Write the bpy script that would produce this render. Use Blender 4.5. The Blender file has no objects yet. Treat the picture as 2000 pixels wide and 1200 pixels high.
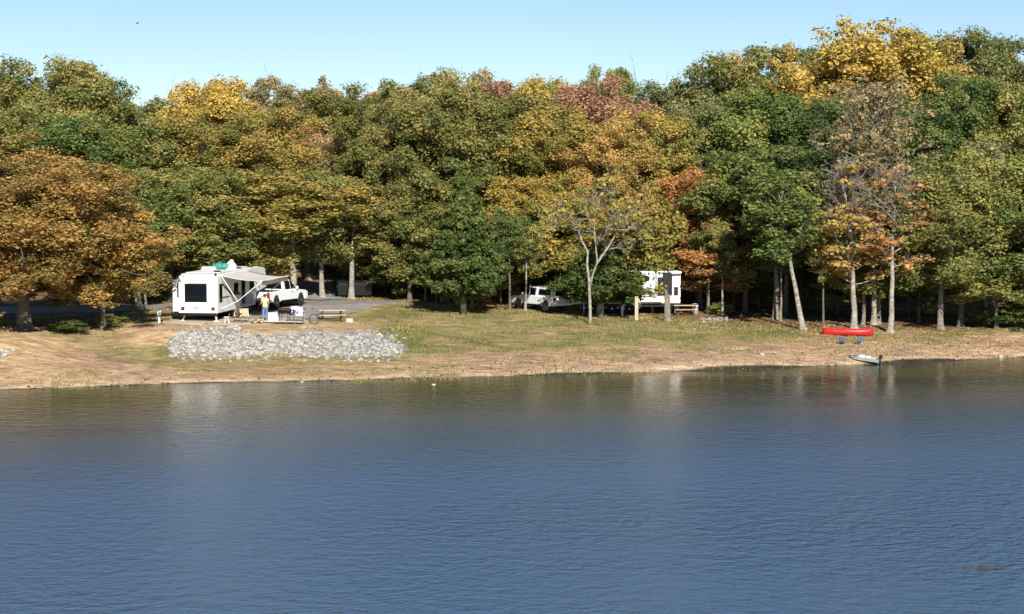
import bpy, math, random
import numpy as np
from mathutils import Vector
R = math.radians
rng = np.random.default_rng(7)
random.seed(7)
scene = bpy.context.scene
COL = scene.collection

# ------------------------------------------------------------------ camera and the ground it looks at
H, F = 12.0, 4000.0                      # camera height, focal length in 2000 px wide photo pixels
PIT = math.atan(270.0 / F)
CP, SP = math.cos(PIT), math.sin(PIT)

def ray(u, v):
    a, b = u - 1000.0, 600.0 - v
    return np.array([a, F * CP + b * SP, -F * SP + b * CP])

def onplane(u, v, z):
    d = ray(u, v)
    t = (z - H) / d[2]
    return d[0] * t, d[1] * t

def ucol(x, y, z=1.0):
    return 1000.0 + F * x / np.maximum(y * CP + (H - z) * SP, 30.0)

PROF = [
    (-300, 778, [(745, .35), (690, 1.0), (655, 1.8), (640, 2.0), (600, 2.35)]),
    (0, 762, [(740, .3), (700, .95), (665, 1.75), (648, 2.0), (600, 2.4)]),
    (190, 756, [(735, .35), (700, .75), (668, 1.35), (645, 1.85), (600, 2.35)]),
    (330, 750, [(730, .35), (700, .7), (645, 2.05), (630, 2.12), (600, 2.25)]),
    (560, 745.5, [(725, .3), (697, .65), (643, 2.0), (630, 2.1), (600, 2.2)]),
    (760, 741, [(720, .35), (690, .8), (640, 1.7), (615, 2.0), (592, 2.2)]),
    (1000, 735, [(715, .4), (692, .7), (640, 1.5), (605, 1.95), (590, 2.0)]),
    (1350, 725, [(708, .4), (680, .8), (650, 1.2), (625, 1.55), (600, 1.75)]),
    (1700, 712, [(695, .4), (668, .8), (645, 1.15), (620, 1.4), (590, 1.7)]),
    (2000, 698, [(680, .45), (655, .9), (640, 1.2), (615, 1.5), (590, 1.7)]),
    (2300, 684, [(668, .45), (648, .9), (634, 1.2), (610, 1.5), (588, 1.7)]),
]
YG = np.concatenate([np.linspace(-400, 90, 30), np.linspace(90.5, 190, 400), np.linspace(191, 1000, 120)])
UC = np.array([p[0] for p in PROF], float)
TAB = []
SHORE = []
for u, vs, pts in PROF:
    ys = onplane(u, vs, 0)[1]
    SHORE.append(ys)
    yy = [-400, ys - 40, ys - 3, ys] + [onplane(u, v, z)[1] for v, z in pts]
    zz = [-6, -4, -.35, 0.0] + [z for v, z in pts]
    yl, zl = yy[-1], zz[-1]
    yy += [max(yl + 6, 172), 215, 300, 420, 1000]
    zz += [max(zl + .1, 2.7), 6.0, 15.5, 22, 40]
    t = np.interp(YG, yy, zz)
    m = (YG > ys + 1) & (YG < 165)          # soften the corners of the profile, not the waterline
    k = np.ones(9) / 9
    ts = np.convolve(np.pad(t, 4, mode='edge'), k, 'valid')
    TAB.append(np.where(m, ts, t))
TAB = np.array(TAB)
SHORE = np.array(SHORE)

_LAT = np.random.default_rng(3).random((256, 256))
def vnoise(x, y):
    x = np.asarray(x, float); y = np.asarray(y, float)
    xi = np.floor(x).astype(int); yi = np.floor(y).astype(int)
    fx = x - xi; fy = y - yi
    fx = fx * fx * (3 - 2 * fx); fy = fy * fy * (3 - 2 * fy)
    g = lambda a, b: _LAT[a % 256, b % 256]
    return (g(xi, yi) * (1 - fx) + g(xi + 1, yi) * fx) * (1 - fy) + (g(xi, yi + 1) * (1 - fx) + g(xi + 1, yi + 1) * fx) * fy
def fbm(x, y, s, n=4):
    t = 0; a = .5; tot = 0
    for i in range(n):
        t = t + a * vnoise(np.asarray(x) / s + 17.3 * i, np.asarray(y) / s + 5.1 * i); tot += a
        a *= .5; s *= .5
    return t / tot

def ground_z(x, y):
    x = np.asarray(x, float); y = np.asarray(y, float)
    u = np.clip(ucol(x, y), UC[0] + .01, UC[-1] - .01)
    yc = np.clip(y, YG[0], YG[-1] - .01)
    ci = np.clip(np.searchsorted(UC, u, side='right') - 1, 0, len(UC) - 2)
    cf = (u - UC[ci]) / (UC[ci + 1] - UC[ci]); cf = cf * cf * (3 - 2 * cf)
    yi = np.clip(np.searchsorted(YG, yc, side='right') - 1, 0, len(YG) - 2)
    yf = (yc - YG[yi]) / (YG[yi + 1] - YG[yi])
    z = (TAB[ci, yi] * (1 - yf) + TAB[ci, yi + 1] * yf) * (1 - cf) + (TAB[ci + 1, yi] * (1 - yf) + TAB[ci + 1, yi + 1] * yf) * cf
    s = y - np.interp(u, UC, SHORE)
    land = np.clip(s / 4, 0, 1)
    flat = 1 - .75 * (np.exp(-(((x + 17.5) / 5.5) ** 4) - ((y - 137) / 8.) ** 4))
    bump = (fbm(x, y, 6.0, 3) - .5) * .32 * land + (fbm(x + 40, y, 1.3, 3) - .5) * .13 * np.clip(s / 2, 0.12, 1)
    return z + bump * flat * np.where(s > -1, 1, 0)

def gz(x, y): return float(ground_z(x, y))

def at(u, v):
    """point on the ground seen at photo pixel u, v"""
    d = ray(u, v)
    lo = np.linspace(60, 400, 6000)
    t = lo / d[1]
    zz = H + d[2] * t - ground_z(d[0] * t, lo)
    i = np.argmax(zz < 0)
    y = lo[i]
    return Vector((d[0] * y / d[1], y, gz(d[0] * y / d[1], y)))

def atd(u, D):
    x = (u - 1000) / F * (D * CP + 10 * SP)
    return Vector((x, D, gz(x, D)))

def ztop(v, D):
    d = ray(1000, v)
    return H + d[2] * D / d[1]

# ------------------------------------------------------------------ materials
MATS = {}
def nmat(name):
    m = bpy.data.materials.new(name); m.use_nodes = True
    nt = m.node_tree
    return m, nt, nt.nodes['Principled BSDF']

def mat(name, col, rough=.6, metal=0., noise=.0, scale=8., bump=0., spec=.4, c2=None):
    if name in MATS: return MATS[name]
    m, nt, b = nmat(name)
    b.inputs['Roughness'].default_value = rough
    b.inputs['Metallic'].default_value = metal
    b.inputs['Specular IOR Level'].default_value = spec
    tc = nt.nodes.new('ShaderNodeTexCoord')
    n = nt.nodes.new('ShaderNodeTexNoise'); n.inputs['Scale'].default_value = scale; n.inputs['Detail'].default_value = 6
    nt.links.new(tc.outputs['Object'], n.inputs['Vector'])
    r = nt.nodes.new('ShaderNodeValToRGB')
    lo = tuple(c * (1 - noise) for c in col); hi = tuple(min(1, c * (1 + noise)) for c in col)
    if c2: lo, hi = col, c2
    r.color_ramp.elements[0].color = (*lo, 1); r.color_ramp.elements[1].color = (*hi, 1)
    r.color_ramp.elements[0].position = .3; r.color_ramp.elements[1].position = .7
    nt.links.new(n.outputs['Fac'], r.inputs['Fac'])
    nt.links.new(r.outputs['Color'], b.inputs['Base Color'])
    if bump:
        bp = nt.nodes.new('ShaderNodeBump'); bp.inputs['Strength'].default_value = bump
        bp.inputs['Distance'].default_value = .03
        nt.links.new(n.outputs['Fac'], bp.inputs['Height']); nt.links.new(bp.outputs['Normal'], b.inputs['Normal'])
    MATS[name] = m
    return m

def leafmat(name, c1, c2, c3, trans=.33):
    """three leaf colours picked by the leaf's own and its clump's random number"""
    m, nt, b = nmat(name)
    b.inputs['Roughness'].default_value = .65; b.inputs['Specular IOR Level'].default_value = .25
    at_ = nt.nodes.new('ShaderNodeAttribute'); at_.attribute_name = 'tint'
    sp = nt.nodes.new('ShaderNodeSeparateColor'); nt.links.new(at_.outputs['Color'], sp.inputs['Color'])
    a = nt.nodes.new('ShaderNodeMath'); a.operation = 'MULTIPLY'; a.inputs[1].default_value = .72
    nt.links.new(sp.outputs['Red'], a.inputs[0])
    c = nt.nodes.new('ShaderNodeMath'); c.operation = 'MULTIPLY_ADD'; c.inputs[1].default_value = .28
    nt.links.new(sp.outputs['Green'], c.inputs[0]); nt.links.new(a.outputs[0], c.inputs[2])
    r = nt.nodes.new('ShaderNodeValToRGB')
    r.color_ramp.elements[0].color = (*c1, 1); r.color_ramp.elements[0].position = .22
    r.color_ramp.elements[1].color = (*c3, 1); r.color_ramp.elements[1].position = .82
    e = r.color_ramp.elements.new(.52); e.color = (*c2, 1)
    nt.links.new(c.outputs[0], r.inputs['Fac'])
    oi = nt.nodes.new('ShaderNodeObjectInfo')
    mr = nt.nodes.new('ShaderNodeMapRange'); mr.inputs['To Min'].default_value = .82; mr.inputs['To Max'].default_value = 1.15
    nt.links.new(oi.outputs['Random'], mr.inputs['Value'])
    mr2 = nt.nodes.new('ShaderNodeMapRange'); mr2.inputs['To Min'].default_value = .84; mr2.inputs['To Max'].default_value = 1.16
    nt.links.new(sp.outputs['Blue'], mr2.inputs['Value'])
    mm = nt.nodes.new('ShaderNodeMath'); mm.operation = 'MULTIPLY'
    nt.links.new(mr.outputs[0], mm.inputs[0]); nt.links.new(mr2.outputs[0], mm.inputs[1])
    hs = nt.nodes.new('ShaderNodeHueSaturation'); hs.inputs['Saturation'].default_value = .97; hs.inputs['Hue'].default_value = .505
    nt.links.new(mm.outputs[0], hs.inputs['Value']); nt.links.new(r.outputs['Color'], hs.inputs['Color'])
    nt.links.new(hs.outputs['Color'], b.inputs['Base Color'])
    t = nt.nodes.new('ShaderNodeBsdfTranslucent'); nt.links.new(hs.outputs['Color'], t.inputs['Color'])
    mx = nt.nodes.new('ShaderNodeMixShader'); mx.inputs['Fac'].default_value = trans
    nt.links.new(b.outputs[0], mx.inputs[1]); nt.links.new(t.outputs[0], mx.inputs[2])
    nt.links.new(mx.outputs[0], nt.nodes['Material Output'].inputs['Surface'])
    MATS[name] = m
    return m

LK = 1.85
def c_(*a): return tuple(x * LK for x in a)
leafmat('olive_leaves', c_(.085, .096, .026), c_(.148, .150, .040), c_(.22, .178, .056))
leafmat('green_leaves', c_(.052, .078, .020), c_(.098, .126, .032), c_(.175, .172, .044))
leafmat('dark_green_leaves', c_(.036, .058, .017), c_(.068, .094, .026), c_(.12, .135, .036))
leafmat('grey_green_leaves', c_(.07, .085, .03), c_(.12, .13, .045), c_(.18, .165, .06))
leafmat('golden_leaves', c_(.18, .14, .032), c_(.275, .195, .042), c_(.33, .225, .055))
leafmat('amber_olive_leaves', c_(.11, .108, .026), c_(.185, .158, .037), c_(.275, .185, .048))
leafmat('orange_brown_leaves', c_(.16, .12, .034), c_(.26, .17, .05), c_(.32, .195, .06))
leafmat('rust_leaves', c_(.17, .09, .03), c_(.28, .135, .045), c_(.35, .165, .055))
leafmat('rose_leaves', c_(.18, .10, .06), c_(.235, .118, .08), c_(.26, .16, .08))
leafmat('tan_leaves', c_(.13, .11, .05), c_(.20, .16, .075), c_(.28, .19, .085))
leafmat('cedar_needles', c_(.026, .038, .009), c_(.046, .062, .013), c_(.085, .092, .022), .2)
leafmat('oak_orange_leaves', c_(.115, .105, .03), c_(.255, .160, .046), c_(.33, .19, .055))
leafmat('orange_gold_leaves', c_(.20, .12, .02), c_(.33, .18, .025), c_(.38, .19, .03))
leafmat('weed_leaves', c_(.07, .10, .025), c_(.13, .15, .035), c_(.20, .17, .06))

mat('grey_bark', (.10, .085, .07), .9, noise=.0, scale=4.5, bump=.7, c2=(.28, .245, .20))
mat('dark_bark', (.065, .054, .043), .9, scale=4, bump=.7, c2=(.17, .14, .11))
mat('pale_bark', (.13, .115, .095), .9, scale=5, bump=.6, c2=(.40, .365, .31))
mat('white_gelcoat', (.78, .78, .78), .25, noise=.02, scale=2, spec=.5)
mat('white_paint', (.76, .77, .78), .22, noise=.02, scale=2, spec=.5)
mat('roof_membrane', (.72, .71, .69), .6, noise=.05, scale=3)
mat('dark_glass', (.004, .005, .006), .05, spec=.35)
mat('black_trim', (.009, .009, .010), .5, noise=.2, spec=.25)
mat('tyre_rubber', (.018, .018, .018), .8, noise=.2)
mat('rim_metal', (.55, .55, .56), .3, metal=.8)
mat('graphic_brown', (.055, .04, .032), .4)
mat('graphic_grey', (.34, .36, .38), .4)
mat('tail_red', (.30, .015, .012), .3)
mat('amber_lens', (.6, .2, .02), .3)
mat('grey_metal', (.35, .35, .35), .4, metal=.6)
mat('white_metal', (.75, .75, .74), .4)
mat('awning_fabric', (.60, .56, .52), .8, noise=.06)
mat('awning_valance', (.22, .165, .14), .8, noise=.12)
mat('teal_cloth', (.04, .26, .22), .7, noise=.15)
mat('dome_plastic', (.78, .78, .77), .4)
mat('red_hull', (.52, .022, .022), .4, noise=.15, scale=3)
mat('dark_red', (.12, .01, .01), .6)
mat('aluminium_hull', (.42, .46, .45), .45, metal=.3, noise=.15, scale=3)
mat('hull_inside', (.22, .24, .22), .7, noise=.2)
mat('seat_white', (.74, .72, .66), .6)
mat('motor_black', (.02, .021, .024), .35)
mat('wood_weathered', (.42, .31, .20), .8, scale=6, c2=(.60, .46, .31), bump=.2)
mat('blue_fabric', (.11, .13, .20), .8, noise=.15)
mat('lilac_fabric', (.50, .50, .66), .8, noise=.1)
mat('tan_fabric', (.45, .32, .21), .8, noise=.2)
mat('brown_fabric', (.12, .07, .045), .8, noise=.2)
mat('dumpster_paint', (.006, .010, .009), .5, noise=.3)
mat('rock', (.34, .33, .32), .85, noise=.0, scale=1.2, c2=(.60, .585, .56))
mat('shore_rock', (.33, .29, .24), .85, scale=4, c2=(.52, .47, .40))
mat('skin', (.42, .24, .17), .6)
mat('hair_dark', (.05, .035, .028), .7)
mat('yellow_shirt', (.74, .60, .26), .8, noise=.06)
mat('denim', (.13, .19, .34), .8, noise=.15)
mat('shoe', (.3, .28, .26), .7)
mat('mat_weave', (.55, .50, .42), .9, noise=.15, scale=20)
mat('concrete', (.55, .52, .47), .85, noise=.12)
mat('silver_paint', (.40, .42, .43), .25, metal=.4)
mat('dark_log', (.045, .037, .03), .8, noise=.3)
mat('bird_grey', (.12, .12, .13), .7)
mat('twig_bark', (.19, .172, .135), .9, scale=3, c2=(.33, .305, .24))
mat('wood_post', (.40, .31, .22), .85, scale=5, c2=(.52, .42, .31))

# ------------------------------------------------------------------ mesh helpers
def new_mesh(name, V, Fc):
    me = bpy.data.meshes.new(name)
    me.from_pydata(V, [], Fc)
    me.update()
    return me

def link(name, me, m=None, parent=None, smooth=False):
    o = bpy.data.objects.new(name, me); COL.objects.link(o)
    if m is not None: me.materials.append(MATS[m] if isinstance(m, str) else m)
    if parent: o.parent = parent
    if smooth: me.polygons.foreach_set('use_smooth', [True] * len(me.polygons))
    return o

class MB:
    def __init__(s): s.V = []; s.F = []
    def add(s, V, Fc):
        b = len(s.V); s.V += [tuple(v) for v in V]; s.F += [tuple(i + b for i in f) for f in Fc]; return s
    def box(s, c, d, rz=0, rx=0, ry=0, taper=1.0):
        x, y, z = (k / 2 for k in d); V = []
        for sz in (-1, 1):
            k = taper if sz > 0 else 1
            for sx, sy in ((-1, -1), (1, -1), (1, 1), (-1, 1)):
                p = Vector((sx * x * k, sy * y * k, sz * z))
                if rx: p.rotate(__import__('mathutils').Euler((rx, 0, 0)))
                if ry: p.rotate(__import__('mathutils').Euler((0, ry, 0)))
                if rz: p.rotate(__import__('mathutils').Euler((0, 0, rz)))
                V.append(p + Vector(c))
        return s.add(V, [(3, 2, 1, 0), (4, 5, 6, 7), (0, 1, 5, 4), (1, 2, 6, 5), (2, 3, 7, 6), (3, 0, 4, 7)])
    def prism(s, poly, x0, x1, t0=None):
        """(y, z) outline pushed from x0 to x1"""
        n = len(poly)
        V = [(x0, y, z) for y, z in poly] + [(x1, y, z) for y, z in poly]
        return s.add(V, [tuple(range(n)), tuple(range(2 * n - 1, n - 1, -1))] + [(i + n, (i + 1) % n + n, (i + 1) % n, i) for i in range(n)])
    def tube(s, pts, rad, n=6):
        pts = [Vector(p) for p in pts]
        if not hasattr(rad, '__len__'): rad = [rad] * len(pts)
        V = []; Fc = []
        ref = Vector((0.31, .17, .93)).normalized()
        for i, p in enumerate(pts):
            d = (pts[min(i + 1, len(pts) - 1)] - pts[max(i - 1, 0)]).normalized()
            a = d.cross(ref)
            if a.length < .05: a = d.cross(Vector((1, 0, 0)))
            a.normalize(); b = d.cross(a)
            for k in range(n):
                t = 2 * math.pi * k / n
                V.append(p + (a * math.cos(t) + b * math.sin(t)) * rad[i])
        for i in range(len(pts) - 1):
            for k in range(n):
                k2 = (k + 1) % n
                Fc.append((i * n + k, i * n + k2, (i + 1) * n + k2, (i + 1) * n + k))
        Fc.append(tuple(range(n - 1, -1, -1))); Fc.append(tuple((len(pts) - 1) * n + k for k in range(n)))
        return s.add(V, Fc)
    def lathe(s, c, prof, n=16, axis='z'):
        V = []; Fc = []
        for r, h in prof:
            for k in range(n):
                t = 2 * math.pi * k / n
                a, b = r * math.cos(t), r * math.sin(t)
                V.append((c[0] + a, c[1] + b, c[2] + h) if axis == 'z' else (c[0] + h, c[1] + a, c[2] + b))
        for i in range(len(prof) - 1):
            for k in range(n):
                k2 = (k + 1) % n
                Fc.append((i * n + k, i * n + k2, (i + 1) * n + k2, (i + 1) * n + k))
        Fc.append(tuple(range(n - 1, -1, -1))); Fc.append(tuple((len(prof) - 1) * n + k for k in range(n)))
        return s.add(V, Fc)
    def build(s, name, m, parent=None, smooth=False, bevel=0):
        o = link(name, new_mesh(name, s.V, s.F), m, parent, smooth)
        if bevel:
            b = o.modifiers.new('bevel', 'BEVEL'); b.width = bevel; b.segments = 2; b.limit_method = 'ANGLE'; b.angle_limit = R(35)
        return o

def tag(o, label=None, cat=None, group=None, kind=None):
    if label: o['label'] = label
    if cat: o['category'] = cat
    if group: o['group'] = group
    if kind: o['kind'] = kind
    return o
def empty(name, loc, rz, label, cat, group=None):
    o = bpy.data.objects.new(name, None); COL.objects.link(o)
    o.empty_display_size = .3
    o.location = loc; o.rotation_euler = (0, 0, rz)
    return tag(o, label, cat, group)
def copy_tree(o, parent=None):
    c = o.copy(); COL.objects.link(c); c.parent = parent
    for ch in list(o.children): copy_tree(ch, c)
    return c

def mesh_np(name, V, Q, tint=None, tri=False):
    """fast mesh of quads (or triangles) with a per-vertex 'tint' colour"""
    k = 3 if tri else 4
    me = bpy.data.meshes.new(name)
    V = np.asarray(V, np.float32); Q = np.asarray(Q, np.int32)
    me.vertices.add(len(V)); me.vertices.foreach_set('co', V.ravel())
    me.loops.add(len(Q) * k); me.loops.foreach_set('vertex_index', Q.ravel())
    me.polygons.add(len(Q)); me.polygons.foreach_set('loop_start', np.arange(0, len(Q) * k, k, dtype=np.int32))
    me.update(calc_edges=True)
    if tint is not None:
        a = me.color_attributes.new('tint', 'FLOAT_COLOR', 'POINT')
        a.data.foreach_set('color', np.asarray(tint, np.float32).ravel())
    return me
# ------------------------------------------------------------------ setting: ground, water, roads
xs = np.concatenate([np.linspace(-700, -62, 24), np.arange(-60, 60.01, .28), np.linspace(62, 700, 24)])
ys = np.concatenate([np.linspace(-300, 88, 14), np.linspace(92, 108, 12), np.arange(108.4, 165, .28), np.arange(166, 230, 1.6), np.linspace(235, 1000, 22)])
X, Y = np.meshgrid(xs, ys)
Z = ground_z(X, Y)
nx, ny = len(xs), len(ys)
idx = np.arange(nx * ny).reshape(ny, nx)
Q = np.stack([idx[:-1, :-1], idx[:-1, 1:], idx[1:, 1:], idx[1:, :-1]], -1).reshape(-1, 4)

U = ucol(X, Y, Z)
VPX = 600 - F * ((Y * -0 + (Z - H)) * CP + Y * SP) / (Y * CP - (Z - H) * SP)   # where each point lies down the photo: used to lay the soils out
def band(px, pv):                     # soil edge as a polyline over the shore, in the photo's rows
    return np.interp(np.clip(U, -300, 2300), px, pv)
n1 = fbm(X, Y, 7.0, 4); n2 = fbm(X + 90, Y + 30, 2.2, 4); n3 = fbm(X + 50, Y - 70, .7, 3)
n4 = fbm(X * .35 + 11, Y + 3, 1.6, 4)
def mixc(a, b, t):
    t = np.clip(t, 0, 1)[..., None]
    return a * (1 - t) + np.array(b) * t
def sm(e0, e1, x):
    t = np.clip((x - e0) / (e1 - e0), 0, 1); return t * t * (3 - 2 * t)
C = np.zeros(X.shape + (3,)) + np.array((.46, .30, .20))           # beach soil
C = mixc(C, (.58, .405, .26), sm(.45, .75, n4) * .8)
C = mixc(C, (.28, .185, .115), sm(.5, .75, n2) * .55)
# grass sward
jit = (n2 - .5) * 34 + (n1 - .5) * 20
gtop = band([-300, 150, 330, 600, 760, 860, 1000, 1350, 1600, 2000, 2300], [600, 690, 720, 722, 706, 700, 690, 676, 662, 650, 645])
g = sm(8, -8, VPX - gtop + jit) * (1 - .3 * sm(360, 240, U))
grass = np.zeros(C.shape) + np.array((.285, .245, .10))
grass = mixc(grass, (.175, .185, .06), sm(.38, .62, n1) * .95)
grass = mixc(grass, (.40, .29, .15), sm(.48, .72, n2) * .6)
grass = mixc(grass, (.42, .27, .16), sm(.56, .72, n4) * .7)
C = C * (1 - g[..., None]) + grass * g[..., None]
# dry tall strip under the stone bank
dry = sm(748, 735, VPX) * sm(690, 705, VPX) * sm(250, 380, U) * sm(860, 720, U)
C = mixc(C, (.36, .26, .13), dry * .7)
# orange clay on the left mounds and round the camp pad
clay = sm(0.35, .62, n2 * .6 + n1 * .4 + .12) * np.maximum(sm(180, 60, U) * sm(640, 655, VPX), sm(190, 260, U) * sm(430, 330, U) * sm(690, 660, VPX) * sm(628, 636, VPX))
clay = np.maximum(clay, sm(320, 350, U) * sm(760, 690, U) * sm(626, 631, VPX) * sm(668, 650, VPX + (n2 - .5) * 14) * .85)
clay = np.maximum(clay, .85 * sm(300, 100, U) * sm(700, 745, VPX + jit * .5))
C = mixc(C, (.52, .355, .205), clay)
# pale sandy tide line
sh = Y - np.interp(np.clip(U, -300, 2300), UC, SHORE)
C = mixc(C, (.58, .44, .29), sm(1.3, .55, sh + (n3 - .5) * .8) * sm(.12, .3, sh) * .85)
C = mixc(C, (.10, .075, .05), sm(.28, .08, sh + (n3 - .5) * .25))
# crushed stone between the riprap
_tp = band([330, 350, 400, 520, 640, 700, 760, 800], [672, 648, 642, 648, 642, 642, 658, 680]); _bt = band([330, 350, 420, 560, 640, 700, 760, 800], [690, 696, 697, 690, 695, 699, 698, 686])
st_ = sm(-2, 6, VPX - _tp + (n2 - .5) * 14) * sm(-2, 6, _bt - VPX + (n2 - .5) * 14) * sm(328, 345, U) * sm(802, 780, U)
C = mixc(C, (.40, .375, .335), st_ * sm(.3, .5, n3 * .5 + n1 * .5) * .9)
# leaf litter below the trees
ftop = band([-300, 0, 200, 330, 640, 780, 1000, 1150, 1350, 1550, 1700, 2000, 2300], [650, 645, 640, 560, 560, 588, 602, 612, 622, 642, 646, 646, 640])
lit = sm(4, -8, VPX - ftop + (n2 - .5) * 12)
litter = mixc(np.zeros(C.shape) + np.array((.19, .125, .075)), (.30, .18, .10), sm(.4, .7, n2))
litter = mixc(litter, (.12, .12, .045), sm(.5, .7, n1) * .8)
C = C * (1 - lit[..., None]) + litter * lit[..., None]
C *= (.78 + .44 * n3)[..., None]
C = np.where((sh < 0)[..., None], np.array((.06, .05, .035)), C)
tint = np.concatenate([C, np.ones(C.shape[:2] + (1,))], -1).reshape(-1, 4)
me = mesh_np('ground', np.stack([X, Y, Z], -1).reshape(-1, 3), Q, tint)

def soilmat(name, col=None, fine=6., bump=.9, amt=.45):
    m, nt, b = nmat(name)
    b.inputs['Roughness'].default_value = .95; b.inputs['Specular IOR Level'].default_value = .1
    g = nt.nodes.new('ShaderNodeNewGeometry')
    n = nt.nodes.new('ShaderNodeTexNoise'); n.inputs['Scale'].default_value = fine; n.inputs['Detail'].default_value = 8; n.inputs['Roughness'].default_value = .7
    n0 = nt.nodes.new('ShaderNodeTexNoise'); n0.inputs['Scale'].default_value = 2.2; n0.inputs['Detail'].default_value = 5
    mp = nt.nodes.new('ShaderNodeMapping'); mp.inputs['Scale'].default_value = (.45, 1.3, 1)
    nt.links.new(g.outputs['Position'], n.inputs['Vector'])
    nt.links.new(g.outputs['Position'], mp.inputs['Vector']); nt.links.new(mp.outputs[0], n0.inputs['Vector'])
    ad = nt.nodes.new('ShaderNodeMath'); ad.operation = 'ADD'
    nt.links.new(n.outputs['Fac'], ad.inputs[0]); nt.links.new(n0.outputs['Fac'], ad.inputs[1])
    mr = nt.nodes.new('ShaderNodeMapRange'); mr.inputs['From Min'].default_value = .72; mr.inputs['From Max'].default_value = 1.28
    mr.inputs['To Min'].default_value = 1 - amt * 1.4; mr.inputs['To Max'].default_value = 1 + amt
    nt.links.new(ad.outputs[0], mr.inputs['Value'])
    mu = nt.nodes.new('ShaderNodeVectorMath'); mu.operation = 'MULTIPLY'
    if col is None:
        a = nt.nodes.new('ShaderNodeAttribute'); a.attribute_name = 'tint'; nt.links.new(a.outputs['Color'], mu.inputs[0])
    else:
        mu.inputs[0].default_value = col
    nt.links.new(mr.outputs[0], mu.inputs[1]); nt.links.new(mu.outputs[0], b.inputs['Base Color'])
    bp = nt.nodes.new('ShaderNodeBump'); bp.inputs['Strength'].default_value = bump; bp.inputs['Distance'].default_value = .06
    nt.links.new(n.outputs['Fac'], bp.inputs['Height']); nt.links.new(bp.outputs[0], b.inputs['Normal'])
    MATS[name] = m
    return m
soilmat('soil'); soilmat('gravel_grey', (.30, .285, .265), 9., .5, .25); soilmat('pad_tan', (.50, .42, .31), 9., .4, .25)
soilmat('asphalt', (.24, .228, .215), 9., .3, .18)
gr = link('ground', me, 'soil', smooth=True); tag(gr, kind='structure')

# lake
m, nt, b = nmat('lake_water')
b.inputs['Base Color'].default_value = (.040, .065, .098, 1)
b.inputs['IOR'].default_value = 1.33
g = nt.nodes.new('ShaderNodeNewGeometry')
def wave(scale, sx, sy, det, rot=0.):
    mp = nt.nodes.new('ShaderNodeMapping'); mp.inputs['Scale'].default_value = (sx, sy, 1); mp.inputs['Rotation'].default_value = (0, 0, rot)
    n = nt.nodes.new('ShaderNodeTexNoise'); n.inputs['Scale'].default_value = scale; n.inputs['Detail'].default_value = det; n.inputs['Roughness'].default_value = .55
    nt.links.new(g.outputs['Position'], mp.inputs['Vector']); nt.links.new(mp.outputs[0], n.inputs['Vector'])
    return n.outputs['Fac']
dotn = nt.nodes.new('ShaderNodeVectorMath'); dotn.operation = 'DOT_PRODUCT'; dotn.inputs[1].default_value = (-.28, 1, 0)   # about 119 along the waterline
nt.links.new(g.outputs['Position'], dotn.inputs[0])
w1 = wave(1.0, 1.2, 1.4, 4, .25); w2 = wave(1.0, 3.0, 3.3, 3, -.3); w3 = wave(1.0, .028, .10, 4, .1)
mr = nt.nodes.new('ShaderNodeMapRange'); mr.inputs['From Min'].default_value = .35; mr.inputs['From Max'].default_value = .65
mr.inputs['To Min'].default_value = .4; mr.inputs['To Max'].default_value = 1.35
nt.links.new(w3, mr.inputs['Value'])
calm = nt.nodes.new('ShaderNodeMapRange')                # the lee of the far bank is calmer than the open lake
calm.inputs['From Min'].default_value = 82; calm.inputs['From Max'].default_value = 106
calm.inputs['To Min'].default_value = 1.0; calm.inputs['To Max'].default_value = .15
rgh = nt.nodes.new('ShaderNodeMapRange'); rgh.inputs['From Min'].default_value = 80; rgh.inputs['From Max'].default_value = 106; rgh.inputs['To Min'].default_value = .26; rgh.inputs['To Max'].default_value = .09
nt.links.new(rgh.outputs[0], b.inputs['Roughness'])
for n_ in (calm, rgh): nt.links.new(dotn.outputs['Value'], n_.inputs['Value'])
shore_tint = nt.nodes.new('ShaderNodeMapRange'); shore_tint.inputs['From Min'].default_value = 80; shore_tint.inputs['From Max'].default_value = 112; nt.links.new(dotn.outputs['Value'], shore_tint.inputs['Value'])
wmx = nt.nodes.new('ShaderNodeMix'); wmx.data_type = 'RGBA'; wmx.inputs['A'].default_value = (.063, .122, .214, 1); wmx.inputs['B'].default_value = (.050, .056, .030, 1)   # muddy shallows with the trees' brown reflection painted in, blue open lake
nt.links.new(shore_tint.outputs[0], wmx.inputs['Factor']); nt.links.new(wmx.outputs['Result'], b.inputs['Base Color'])
mk = nt.nodes.new('ShaderNodeMath'); mk.operation = 'MULTIPLY'
nt.links.new(mr.outputs[0], mk.inputs[0]); nt.links.new(calm.outputs[0], mk.inputs[1])
b1 = nt.nodes.new('ShaderNodeBump'); b1.inputs['Distance'].default_value = .28
b2 = nt.nodes.new('ShaderNodeBump'); b2.inputs['Distance'].default_value = .17
nt.links.new(w1, b1.inputs['Height']); nt.links.new(w2, b2.inputs['Height'])
nt.links.new(mk.outputs[0], b1.inputs['Strength']); nt.links.new(mk.outputs[0], b2.inputs['Strength'])
nt.links.new(b1.outputs[0], b2.inputs['Normal']); nt.links.new(b2.outputs[0], b.inputs['Normal'])
MATS['lake_water'] = m
wp = [(-700, -300, 0), (700, -300, 0), (700, 150, 0), (-700, 150, 0)]
o = link('water', new_mesh('water', wp, [(0, 1, 2, 3)]), 'lake_water'); tag(o, kind='structure')

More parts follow.
